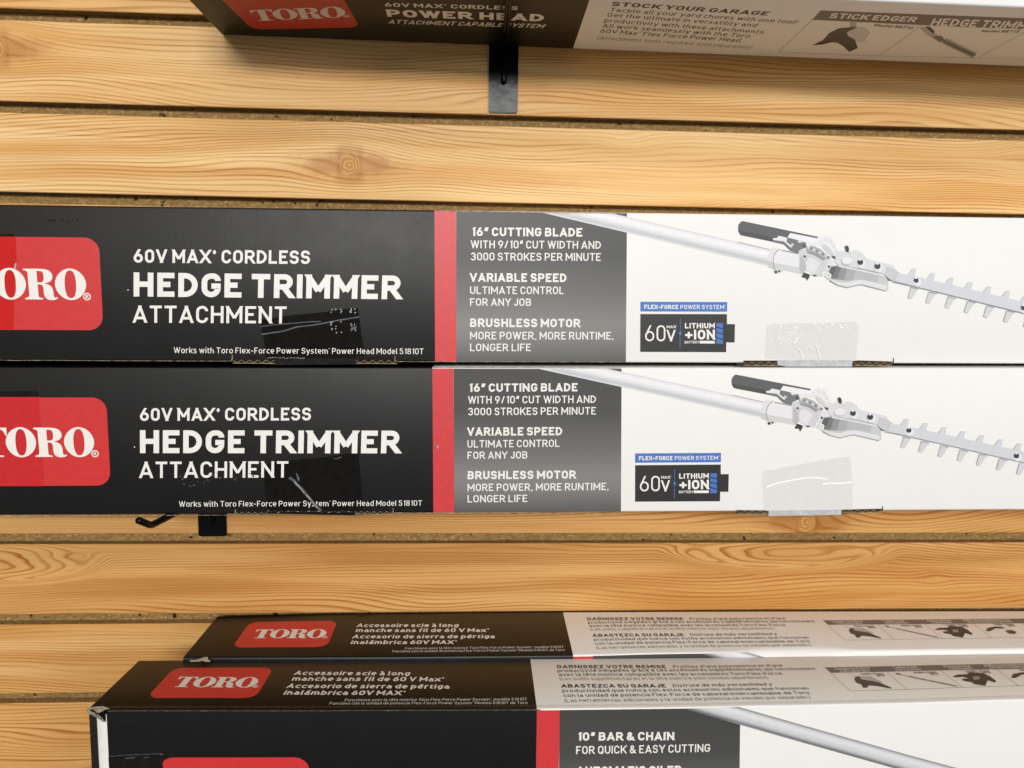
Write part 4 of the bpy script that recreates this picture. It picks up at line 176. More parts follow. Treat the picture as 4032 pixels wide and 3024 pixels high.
def make_wood():
    m, t, b = newmat('pine_laminate', 0.46, 0.16)
    o, (x, y, z) = objxyz(t)
    k = (z * (-1.0 / PITCH)).f('FLOOR')                       # which plank
    seed = k * 7.37
    # slow wander of the grain along the plank
    n1 = noise(t, vec(t, x * 1.0, 0.0, z * 2.2 + seed), 3.0, 0.0) - 0.5
    n2 = noise(t, vec(t, x * 1.0, seed, z * 7.0), 11.0, 1.0) - 0.5
    n3 = noise(t, vec(t, x * 1.0, seed, z * 30.0), 38.0, 1.0) - 0.5
    v = z + n1 * 0.015 + n2 * 0.0014 + n3 * 0.0003
    core = None; ringf = None; halo = None; ovm = None
    # (x, z, plank, half width, half height, strength, kind) - knots and flat-sawn ovals
    spots = [(-0.112, -0.1222, 1, .046, .0185, 1.0, 'knot'), (-0.410, -0.0330, 0, .040, .018, 1.0, 'knot'),
             (0.1365, -0.0865, 1, .022, .014, .7, 'faint'), (0.5100, -0.1030, 1, .045, .020, .8, 'faint'),
             (0.3200, -0.4470, 5, .038, .016, 1.0, 'knot'), (0.4500, -0.5030, 6, .016, .0075, .9, 'faint'),
             (0.2960, -0.4760, 6, .090, .0165, 1.0, 'oval'), (-0.4300, -0.4850, 6, .075, .0170, 1.0, 'oval'),
             (0.0300, -0.4700, 6, .150, .0100, .6, 'faint'), (-0.300, -0.5950, 7, .060, .012, .6, 'faint'),
             (0.1000, -0.6450, 8, .045, .016, 1.0, 'knot'), (-0.55, -0.26, 3, .05, .02, 1.0, 'knot')]
    for kx, kz, kk, sx, sz, amp, kind in spots:
        on = (k - float(kk)).f('ABSOLUTE').lt(0.5) * amp
        dx = (x - kx) * (1.0 / sx); dz = (z - kz) * (1.0 / sz)
        r2 = dx * dx + dz * dz
        g = (r2 * -1.0).exp() * on
        if kind == 'oval':
            rad = (r2 + 0.02).f('SQRT') * sz
            w = ramp01(r2, 1.9, 0.7) * on
            v = v + w * ((rad * 0.60 + kz + n2 * 0.008 + n1 * 0.006 + dx * 0.0012) - v)
            ovm = w if ovm is None else ovm.f('MAXIMUM', w)
        else:
            v = v - (z - kz) * g * 0.96
        if kind == 'knot':
            w8 = noise(t, vec(t, x, z, seed + kx * 9.0), 75.0, 3.0, 0.6) - 0.5
            ra = (((x - kx) * (1 / .0080)) ** 2.0 + ((z - kz) * (1 / .0098)) ** 2.0).f('SQRT') + w8 * 0.55
            rh = (((x - kx) * (1 / .0440)) ** 2.0 + ((z - kz) * (1 / .0100)) ** 2.0).f('SQRT') + w8 * 0.9
            c = ramp01(ra, 1.10, 0.92) * on
            rg = (ra * 17.0 + w8 * 7.0 + (x - kx) * 420.0).f('SINE') * c
            # dark rim just outside the core, strongest on its flanks
            rim = ramp01(ra, 0.80, 1.02) * ramp01(ra, 2.5, 1.0) * on * (0.55 + w8 * 1.2 + ramp01(((x - kx) * (1 / .0085)).f('ABSOLUTE'), 0.5, 1.3) * 0.45)
            hl = ramp01(rh, 1.35, 0.55) * on * 0.7
            hl = hl.f('MAXIMUM', rim)
            halo = hl if halo is None else halo.f('MAXIMUM', hl)
            core = c if core is None else core.f('MAXIMUM', c)
            ringf = rg if ringf is None else ringf + rg
    # latewood lines: ring number grows with v; spacing drifts
    sp = noise(t, vec(t, x * 0.15, seed, v), 22.0, 1.0)
    pk = noise(t, vec(t, k * 3.7, 0.0, 0.0), 1.0, 0.0)
    F = v * (pk * 240.0 + 190.0) + (sp - 0.5) * 15.0 + seed * 3.0
    fr = F.f('FRACT')
    late = ramp01(fr, 0.46, 0.86) * ramp01(fr, 1.0, 0.91)
    # how strongly a band is marked varies over the plank
    stg = noise(t, vec(t, x * 0.35, seed + 3.1, v * 9.0), 9.0, 2.0)
    stg = ramp01(stg, 0.34, 0.64) * 0.80 + 0.20
    stg = stg.f('MAXIMUM', ovm * 0.62)
    stg = stg.f('MAXIMUM', halo)
    fine = noise(t, vec(t, x * 4.5, seed, v * 1000.0), 1.0, 3.0, 0.6)
    fibre = noise(t, vec(t, x * 60.0, seed, z * 2600.0), 1.0, 2.0, 0.6)
    tone = noise(t, vec(t, x * 1.0, seed * 1.7, v * 16.0), 3.2, 2.0)
    # tone per board; dimmer light low on the wall is painted into it
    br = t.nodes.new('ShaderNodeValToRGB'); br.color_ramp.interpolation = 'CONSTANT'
    board_shade = [.3, .4, .1, .05, .12, .0, .4, .6, .5, .80, .85, .55, .8, .4, .6, .5]
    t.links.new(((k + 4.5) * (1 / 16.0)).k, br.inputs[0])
    for i, tv in enumerate(board_shade):
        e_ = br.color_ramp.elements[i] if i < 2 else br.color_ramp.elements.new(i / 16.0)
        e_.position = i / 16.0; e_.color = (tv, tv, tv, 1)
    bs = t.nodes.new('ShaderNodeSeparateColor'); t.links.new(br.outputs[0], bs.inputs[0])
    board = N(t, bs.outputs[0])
    line = (late * stg * (board * 0.30 + 0.64) + ramp01(fine, 0.46, 0.78) * 0.36).f('MINIMUM', 1.0)
    light = mixc(t, ramp01(tone, 0.3, 0.7), (0.700, 0.390, 0.130), (0.860, 0.590, 0.275))
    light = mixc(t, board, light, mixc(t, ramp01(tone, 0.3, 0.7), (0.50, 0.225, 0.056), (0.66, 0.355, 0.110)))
    c1 = mixc(t, line, light, (0.37, 0.128, 0.020))
    c2 = mixc(t, ramp01(fibre, 0.56, 0.82) * 0.22, c1, (0.30, 0.125, 0.035))
    if core is not None:
        kc = mixc(t, ramp01(ringf, -0.5, 0.6), (0.44, 0.205, 0.056), (0.60, 0.335, 0.112))
        c2 = mixc(t, halo * 0.78, c2, (0.33, 0.112, 0.020))
        c2 = mixc(t, core * 0.9, c2, kc)
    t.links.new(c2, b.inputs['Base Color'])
    rr_ = noise(t, o, 60.0, 2.0) * 0.12 + 0.42
    t.links.new(rr_.k, b.inputs['Roughness'])
    bump(t, b, line * -0.4 + fibre * 0.6, 0.10, 0.0004)
    return m

def make_chip():
    m, t, b = newmat('particle_board', 0.9, 0.15)
    o, (x, y, z) = objxyz(t)
    vo = t.nodes.new('ShaderNodeTexVoronoi'); t.links.new(vec(t, x * 0.55, y, z + (noise(t, o, 90, 2) * 0.004)), vo.inputs['Vector'])
    vo.inputs['Scale'].default_value = 700
    sx = t.nodes.new('ShaderNodeSeparateColor'); t.links.new(vo.outputs['Color'], sx.inputs[0])
    a = N(t, sx.outputs[0]); a2 = N(t, sx.outputs[1])
    n = noise(t, o, 420, 3, 0.7)
    c = mixc(t, ramp01(a * 0.6 + n * 0.5, 0.25, 0.95), (0.24, 0.14, 0.050), (0.37, 0.23, 0.088))
    c = mixc(t, ramp01(a2, 0.90, 0.99) * 0.7, c, (0.55, 0.37, 0.16))
    c = mixc(t, ramp01(noise(t, o, 130, 1), 0.70, 0.76), c, (0.035, 0.018, 0.010))
    t.links.new(c, b.inputs['Base Color'])
    bump(t, b, n, 0.6, 0.0006)
    return m

def make_carton(name, white=(0.80, 0.795, 0.775), split=0.0, rough=0.40):
    """printed corrugated board: black ink left of the colour break, white right of it"""
    m, t, b = newmat(name, 0.45, 0.36)
    o, (x, y, z) = objxyz(t)
    n = noise(t, o, 45, 3, 0.6); n2 = noise(t, o, 900, 2)
    scuff = ramp01(noise(t, vec(t, x * 1.0, y * 1.5, z * 3.0), 26, 4, 0.65), 0.60, 0.80)
    blk = mixc(t, scuff * 0.5, (0.0035, 0.0034, 0.0036), (0.0095, 0.0092, 0.009))
    wht = mixc(t, ramp01(n, 0.35, 0.75), white, tuple(v * 0.985 for v in white))
    wht = mixc(t, ramp01(noise(t, o, 17, 4, 0.7), 0.70, 0.88) * 0.16, wht, (0.60, 0.56, 0.48))
    side = x.lt(split)
    c = mixc(t, side, wht, blk)
    t.links.new(c, b.inputs['Base Color'])
    rg = n * 0.08 + scuff * 0.06 + rough
    t.links.new(rg.k, b.inputs['Roughness'])
    flute = (x * (2 * math.pi / 0.0062) + noise(t, o, 25, 1) * 2.0).f('SINE')
    wav = noise(t, vec(t, x * 1.0, y, z * 0.6), 14, 1)
    bump(t, b, flute * 0.005 + wav * 0.55 + n2 * 0.022, 0.55, 0.0012)
    return m

def ink(name, col, rough=0.45, spec=0.5, var=0.05, grad=None, bumps=None):
    m, t, b = newmat(name, rough, spec)
    o, (x, y, z) = objxyz(t)
    n = noise(t, o, 160, 3, 0.65)
    c = mixc(t, ramp01(n, 0.3, 0.75), tuple(v * (1 - var) for v in col), tuple(min(1, v * (1 + var)) for v in col))
    if grad:                                                   # printed vertical gradient
        r = t.nodes.new('ShaderNodeValToRGB'); rc = r.color_ramp
        q = z * (-1000.0 / 120.0)
        t.links.new(q.k, r.inputs[0])
        for i, (p, v) in enumerate(grad):
            e_ = rc.elements[i] if i < 2 else rc.elements.new(p)
            e_.position = p; e_.color = (v, v, v * 0.985, 1)
        c = mixc(t, 0.0, r.outputs[0], c)
    t.links.new(c, b.inputs['Base Color'])
    if bumps: bump(t, b, noise(t, o, bumps[0], 3), bumps[1], bumps[2])
    return m

_mats = {}
def mat(k):
    if k in _mats: return _mats[k]
    wscale = 0.80 / lin(243)
    if k[0] == 's' and k[1:].rstrip('b').isdigit():
        g = lin(int(k[1:].rstrip('b'))) * wscale
        col = (g * .99, g * .992, g * 1.02) if not k.endswith('b') else (g * 0.955, g * 0.975, g * 1.04)
        m = ink('tool_grey_' + k[1:], col, 0.45, 0.4, 0.02)
    else:
        T = {
            'w': ('white_lettering', (0.80, 0.785, 0.745), 0.42, 0.4, 0.03),
            'wt': ('white_lettering_satin', (0.80, 0.775, 0.735), 0.42, 0.4, 0.03),
            'wd': ('small_white_lettering', (0.62, 0.61, 0.58), 0.42, 0.4, 0.03),
            'dk': ('dark_grey_lettering', (0.055, 0.054, 0.056), 0.5, 0.3, 0.05),
            'md': ('mid_grey_lettering', (0.20, 0.195, 0.19), 0.5, 0.3, 0.05),
            'band': ('table_band_grey', (0.15, 0.145, 0.14), 0.5, 0.4, 0.05),
            'dkgrey': ('corner_grey', (0.055, 0.055, 0.055), 0.45, 0.4, 0.05),
            'blue': ('blue_ink', (0.060, 0.165, 0.50), 0.38, 0.5, 0.06),
            'black2': ('battery_black', (0.020, 0.0195, 0.019), 0.42, 0.5, 0.15),
            'red': ('red_ink', (0.60, 0.036, 0.042), 0.42, 0.5, 0.05),
            'redbadge': ('badge_red_ink', (0.58, 0.028, 0.028), 0.42, 0.5, 0.05),
            'redtape': ('red_under_tape', (0.55, 0.018, 0.016), 0.2, 0.35, 0.05),
            'redtape2': ('red_under_clear_tape', (0.55, 0.022, 0.026), 0.3, 0.45, 0.05),
            'ridge': ('tape_wrinkle_highlight', (0.10, 0.10, 0.105), 0.22, 0.6, 0.25),  # wrinkle ridges, their highlight put in as a paler colour
            'glint': ('bubble_glint', (0.42, 0.42, 0.42), 0.25, 0.6, 0.3),  # glints on the tape's bubbles, painted as pale flecks
            'glintw': ('white_bubble_glint', (0.95, 0.95, 0.94), 0.2, 0.6, 0.03),  # painted glints again, near white for the white end
            'tapelip': ('tape_over_edge', (0.50, 0.51, 0.53), 0.25, 0.5, 0.15),
            'tapedk': ('dark_tape_over_edge', (0.012, 0.011, 0.011), 0.15, 0.5, 0.5),
            'flapdk': ('dark_flap_board', (0.011, 0.009, 0.007), 0.8, 0.2, 0.4),  # dark brown board of the flap edge
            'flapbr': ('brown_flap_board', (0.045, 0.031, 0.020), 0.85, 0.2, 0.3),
            'kraft': ('kraft_liner', (0.36, 0.265, 0.155), 0.9, 0.15, 0.25),
            'kraftg': ('torn_kraft', (0.27, 0.225, 0.165), 0.95, 0.1, 0.3),
            'kraftl': ('torn_paper', (0.55, 0.47, 0.37), 0.95, 0.1, 0.2),
            'hole': ('hole_shade', (0.008, 0.006, 0.004), 0.95, 0.05, 0.3),  # flat dark patch painted for the shade inside the torn corner
            'fray': ('frayed_cut', (0.30, 0.26, 0.20), 0.9, 0.15, 0.8),
            'scuffd': ('dull_scuff', (0.010, 0.010, 0.010), 0.7, 0.2, 0.2),
            'scuffl': ('pale_scuff', (0.075, 0.070, 0.062), 0.8, 0.2, 0.4),
            'wear': ('worn_fold', (0.075, 0.073, 0.066), 0.7, 0.3, 0.7),
            'endblack': ('black_end_flap', (0.006, 0.006, 0.006), 0.5, 0.4, 0.2),
            'endwhite': ('white_end_fold', (0.76, 0.745, 0.715), 0.55, 0.3, 0.04),
        }
        if k == 'tapeblk': m = ink('clear_tape_on_black', (0.0050, 0.0048, 0.0048), 0.13, 0.35, 0.3, bumps=(60, .25, .0006))
        elif k == 'tapeblk2': m = ink('clear_tape_strip', (0.0060, 0.0058, 0.0058), 0.25, 0.4, 0.3, bumps=(60, .25, .0006))
        elif k == 'tapewht': m = ink('clear_tape_on_white', (0.705, 0.70, 0.69), 0.16, 0.4, 0.02, bumps=(40, .12, .0005))
        elif k == 'grey': m = ink('grey_gradient_ink', (0.1, 0.1, 0.1), 0.42, 0.45, 0.04, grad=((0.0, 0.050), (1.0, 0.082), (0.30, 0.062), (0.55, 0.13), (0.74, 0.205), (0.84, 0.18)))
        elif k == 'greyd': m = ink('dark_grey_ink', (0.050, 0.050, 0.051), 0.42, 0.45, 0.04, grad=((0.0, 0.052), (1.0, 0.08), (0.30, 0.060), (0.55, 0.12), (0.74, 0.20), (0.84, 0.18)))
        else:
            a = T[k]; m = ink(*a)
    _mats[k] = m
    return m

def make_steel():
    m, t, b = newmat('black_gloss_paint', 0.20, 0.11)
    o, _ = objxyz(t)
    b.inputs['Base Color'].default_value = (0.0040, 0.0042, 0.0050, 1)
    bump(t, b, noise(t, o, 120, 2, 0.5), 0.18, 0.0008)
    return m
WOOD = make_wood(); CHIP = make_chip(); CARTON = make_carton('printed_carton'); CARTON_G = make_carton('glossier_printed_carton', rough=0.33); STEEL = make_steel()

# ------------------------------------------------------------------ object helpers
def link(name, me, parent=None):
    o = bpy.data.objects.new(name, me); COL.objects.link(o)
    if parent: o.parent = parent
    return o
def tag(o, label, cat, group=None):
    o['label'] = label; o['category'] = cat
    if group: o['group'] = group
    return o

# ------------------------------------------------------------------ lettering: single-stroke signage alphabet
# each glyph: (width, strokes); a stroke is a list of (x, y[, corner radius]); '~' marks a closed stroke
G = {
 'A': (.70, ['0,0 .5,1', '.5,1 1,0', '.2,.24 .8,.24']), 'B': (.62, ['~0,0 0,1 .93,1,.3 .93,.53,.3 0,.53', '0,.53 1,.53,.3 1,0,.3 0,0']),
 'C': (.60, ['1,.72 1,1,.5 0,1,.5 0,0,.5 1,0,.5 1,.28']), 'D': (.63, ['~0,0 0,1 1,1,.5 1,0,.5']),
 'E': (.54, ['1,1 0,1 0,0 1,0', '0,.52 .9,.52']), 'F': (.53, ['1,1 0,1 0,0', '0,.49 .88,.49']),
 'G': (.62, ['1,.74 1,1,.5 0,1,.5 0,0,.5 1,0,.5 1,.46 .52,.46']), 'H': (.64, ['0,0 0,1', '1,0 1,1', '0,.52 1,.52']),
 'I': (.0, ['.5,0 .5,1']), 'J': (.46, ['1,1 1,0,.5 0,0,.5 0,.26']), 'K': (.64, ['0,0 0,1', '1,1 .08,.36', '.36,.58 1,0']),
 'L': (.52, ['0,1 0,0 1,0']), 'M': (.82, ['0,0 0,1', '0,1 .5,.26', '.5,.26 1,1', '1,0 1,1']), 'N': (.67, ['0,0 0,1', '0,1 1,0', '1,0 1,1']),
 'O': (.62, ['~0,0,.5 0,1,.5 1,1,.5 1,0,.5']), 'P': (.60, ['0,0 0,1 1,1,.4 1,.43,.4 0,.43']), 'Q': (.62, ['~0,0,.5 0,1,.5 1,1,.5 1,0,.5', '.6,.25 1.05,-.05']),
 'R': (.63, ['0,0 0,1 .97,1,.4 .97,.46,.4 0,.46', '.5,.46 1,0']), 'S': (.58, ['.97,.76 .97,1,.42 0,1,.42 0,.52,.42 1,.52,.42 1,0,.42 0,0,.42 0,.24']),
 'T': (.60, ['0,1 1,1', '.5,0 .5,1']), 'U': (.62, ['0,1 0,0,.5 1,0,.5 1,1']), 'V': (.68, ['0,1 .5,0', '.5,0 1,1']),
 'W': (.98, ['0,1 .25,0', '.25,0 .5,1', '.5,1 .75,0', '.75,0 1,1']), 'X': (.68, ['0,1 1,0', '1,1 0,0']), 'Y': (.66, ['0,1 .5,.44', '1,1 .5,.44', '.5,0 .5,.5']),
 'Z': (.58, ['0,1 1,1', '1,1 0,0', '0,0 1,0']),
 '0': (.57, ['~0,0,.5 0,1,.5 1,1,.5 1,0,.5']), '1': (.32, ['1,0 1,1', '1,1 0,.72']),
 '3': (.56, ['0,.78 0,1,.5 .96,1,.5 .96,.53,.4 .36,.53', '.36,.53 1,.53,.4 1,0,.5 0,0,.5 0,.22']), '4': (.62, ['.62,1 0,.24', '0,.22 1,.22', '.74,.5 .74,0']),
 '5': (.56, ['.95,1 .04,1 .04,.6 1,.6,.5 1,0,.5 0,0,.5 0,.22']), '6': (.58, ['~0,0,.5 0,.6,.5 1,.6,.5 1,0,.5', '0,.38 .58,1']),
 '7': (.54, ['0,1 1,1', '1,1 .3,0']), '8': (.57, ['~.03,.53,.4 .03,1,.4 .97,1,.4 .97,.53,.4', '~0,0,.4 0,.53,.4 1,.53,.4 1,0,.4']), '9': (.58, ['~0,1,.5 0,.4,.5 1,.4,.5 1,1,.5', '1,.62 .42,0']),
 'a': (.50, ['.08,.72 1,.72,.35 1,0', '1,.42 0,.42,.3 0,0,.3 1,0']), 'b': (.54, ['0,0 0,1', '0,.72 1,.72,.45 1,0,.45 0,0']), 'c': (.47, ['1,.72 0,.72,.45 0,0,.45 1,0']),
 'd': (.54, ['1,0 1,1', '1,.72 0,.72,.45 0,0,.45 1,0']), 'e': (.53, ['.94,0 0,0,.45 0,.72,.45 1,.72,.45 1,.35 0,.35']), 'f': (.30, ['.3,0 .3,1,.3 1,1', '-.1,.70 .95,.70']),
 'g': (.54, ['1,.03 0,.03,.4 0,.72,.45 1,.72', '1,.72 1,-.28,.4 .1,-.28']), 'h': (.53, ['0,0 0,1', '0,.72 1,.72,.45 1,0']), 'i': (.0, ['.5,0 .5,.72', '.5,.98 .5,1.14']),
 'j': (.2, ['.8,.72 .8,-.28,.3 0,-.28']), 'k': (.52, ['0,0 0,1', '1,.72 .1,.26', '.38,.44 1,0']), 'l': (.16, ['0,1 0,0,.4 1,0']),
 'm': (.86, ['0,0 0,.72', '0,.72 .5,.72,.35 .5,0', '.5,.72 1,.72,.35 1,0']), 'n': (.53, ['0,0 0,.72', '0,.72 1,.72,.45 1,0']), 'o': (.54, ['~0,0,.5 0,.72,.5 1,.72,.5 1,0,.5']),
 'p': (.54, ['0,-.28 0,.72', '0,.72 1,.72,.45 1,0,.45 0,0']), 'q': (.54, ['1,-.28 1,.72', '1,.72 0,.72,.45 0,0,.45 1,0']), 'r': (.34, ['0,0 0,.72', '0,.72 1,.72']),
 's': (.46, ['.95,.72 0,.72,.3 0,.37,.3 1,.37,.3 1,0,.3 0,0']), 't': (.32, ['.3,.95 .3,0,.4 1,0', '-.1,.70 1,.70']), 'u': (.53, ['0,.72 0,0,.45 1,0', '1,0 1,.72']),
 'v': (.54, ['0,.72 .5,0', '.5,0 1,.72']), 'w': (.80, ['0,.72 .25,0', '.25,0 .5,.72', '.5,.72 .75,0', '.75,0 1,.72']), 'x': (.54, ['0,.72 1,0', '1,.72 0,0']),
 'y': (.54, ['0,.72 .5,0', '1,.72 .36,-.28']), 'z': (.46, ['0,.72 1,.72', '1,.72 0,0', '0,0 1,0']),
 '.': (.0, ['.5,0 .5,.06']), ',': (.06, ['.8,.10 .1,-.16']), '-': (.36, ['0,.40 1,.40']), '+': (.60, ['0,.44 1,.44', '.5,.02 .5,.86']), '/': (.42, ['0,-.05 1,1.05']),
 '*': (.26, ['0,.86 1,.86', '.25,1.02 .75,.70', '.75,1.02 .25,.70']), '°': (.16, ['~0,.88,.5 0,1.0,.5 1,1.0,.5 1,.88,.5']), '®': (.16, ['~0,.88,.5 0,1.0,.5 1,1.0,.5 1,.88,.5']),
 '”': (.34, ['.30,1 .0,.60', '1,1 .70,.60']), '’': (.08, ['.8,1 .1,.74']), '(': (.2, ['1,1.08 0,.8,.6 0,.1,.6 1,-.2']), ')': (.2, ['0,1.08 1,.8,.6 1,.1,.6 0,-.2']),
 '!': (.0, ['.5,.3 .5,1', '.5,0 .5,.1']), '&': (.68, ['1,.42 .62,0,.3 0,0,.3 0,.48,.3 .62,.62,.3 .62,1,.3 .12,1,.3 .12,.68,.2 1,0'] ), ':': (0, ['.5,0 .5,.1', '.5,.5 .5,.6']),
}
ACC = {'à': ('a', '.25,1.0 .6,.84'), 'á': ('a', '.75,1.0 .4,.84'), 'â': ('a', '.15,.84 .5,1.0 .85,.84'), 'è': ('e', '.25,1.0 .6,.84'), 'é': ('e', '.75,1.0 .4,.84'),
       'ê': ('e', '.15,.84 .5,1.0 .85,.84'), 'ô': ('o', '.15,.84 .5,1.0 .85,.84')}
for ch, (base, s_) in ACC.items(): G[ch] = (G[base][0], G[base][1] + [s_])

def fillet(pts, closed):
    out = []; n = len(pts)
    for i, p in enumerate(pts):
        r = p[2]
        if r <= 0 or (not closed and i in (0, n - 1)): out.append((p[0], p[1])); continue
        a = Vector(pts[i - 1][:2]); b = Vector(p[:2]); c = Vector(pts[(i + 1) % n][:2])
        u = a - b; v = c - b; lu = u.length; lv = v.length
        def room(q, L, j):
            other = pts[j % n][2] > 0 and (closed or 0 < j % n < n - 1)
            return L * 0.5 if other else L * 0.98
        d = min(r, room(a, lu, i - 1), room(c, lv, i + 1))
        u.normalize(); v.normalize()
        steps = 5
        p0 = b + u * d; p1 = b + v * d
        for k in range(steps + 1):
            q = k / steps * math.pi / 2
            # quarter of an ellipse through p0 and p1
            pt = b + u * d * (1 - math.sin(q)) + v * d * (1 - math.cos(q))
            out.append((pt.x, pt.y))
    return out

def glyph_quads(ch, w):
    """list of quads (4 points) in cap-height units, plus advance"""
    width, strokes = G[ch]
    if ch in '*°®': w *= 0.55
    quads = []; h = w / 2
    cw = width + (w - 0.12) * 1.3 - w if width > 0.01 else 0.0
    if width > 0.01: cw = max(cw, 0.02)
    for si, st in enumerate(strokes):
        closed = st[0] == '~'
        P = []
        for tok in st.lstrip('~').split():
            a = [float(q) for q in tok.split(',')]
            if len(a) < 3: a.append(0.0)
            P.append((h + a[0] * cw, h + a[1] * (1 - w), a[2]))
        L = fillet(P, closed)
        M = [L[0]]
        for q in L[1:]:
            if (Vector(q) - Vector(M[-1])).length > 1e-4: M.append(q)
        if closed and (Vector(M[0]) - Vector(M[-1])).length < 1e-4: M.pop()
        n = len(M)
        if n < 2: continue
        left = []; right = []
        for i in range(n):
            b = Vector(M[i])
            pa = Vector(M[i - 1]) if (closed or i > 0) else None
            pc = Vector(M[(i + 1) % n]) if (closed or i < n - 1) else None
            if pa is not None and pc is not None:
                d1 = (b - pa).normalized(); d2 = (pc - b).normalized()
                n1 = Vector((-d1.y, d1.x)); n2 = Vector((-d2.y, d2.x))
                mm = n1 + n2
                if mm.length < 0.2: mm = n1.copy(); k = 1.0
                else:
                    mm.normalize(); k = min(2.0, 1.0 / max(0.3, mm.dot(n1)))
                left.append(b + mm * h * k); right.append(b - mm * h * k)
            else:
                d = ((pc - b) if pc is not None else (b - pa)).normalized()
                end = -1 if pc is not None else 1
                nn = Vector((-d.y, d.x)); l_ = b + nn * h; r_ = b - nn * h
                # square the end off on the letter's own box
                tgt = None
                if abs(d.y) > 0.45:
                    for e_ in (0.0, 1.0, 0.72 * (1 - w) + w, -0.28):
                        if abs(b.y - (h + (0.72 if 0.3 < e_ < 0.99 else (1.0 if e_ == 1.0 else (0.0 if e_ == 0 else -0.28))) * (1 - w))) < 1e-3: tgt = ('y', e_)
                elif abs(b.x - h) < 1e-3 and abs(d.x) > 0.9: tgt = ('x', 0.0)
                elif abs(b.x - (h + cw)) < 1e-3 and abs(d.x) > 0.9: tgt = ('x', cw + w)
                if tgt and tgt[0] == 'y':
                    l_ = l_ + d * ((tgt[1] - l_.y) / d.y); r_ = r_ + d * ((tgt[1] - r_.y) / d.y)
                elif tgt:
                    l_.x = tgt[1]; r_.x = tgt[1]
                left.append(l_); right.append(r_)
        m_ = n if closed else n - 1
        for i in range(m_):
            j = (i + 1) % n
            quads.append((si * 34 + i, (left[i], right[i], right[j], left[j])))
    return quads, cw + w

# ------------------------------------------------------------------ boxes
class Box:
    """a long carton. local frame: x along the front from the colour break, y back from the front, z up from the top edge (mm)"""
    def __init__(s, root, Hh, D, bow=None):
        s.root = root; s.H = Hh; s.D = D; s.bow = bow
    def dz(s, x, y):
        if not s.bow: return 0.0
        fr, re = s.bow
        def it(tb):
            if x <= tb[0][0]: return tb[0][1]
            for (a, va), (b, vb) in zip(tb, tb[1:]):
                if x <= b:
                    q = (x - a) / (b - a); return va + (vb - va) * (q * q * (3 - 2 * q) * 0.5 + q * 0.5)
            return tb[-1][1]
        q = min(1, max(0, y / s.D))
        return it(fr) * (1 - q) + it(re) * q
    def loc(s, face, a, b, off):
        if face == 'front': x, y, z = a, -off, b
        elif face == 'top': x, y, z = a, b, off
        else: x, y, z = a, b, -off                             # underside (the frame's z = 0 is the bottom)
        return (x * MM, y * MM, z * MM)

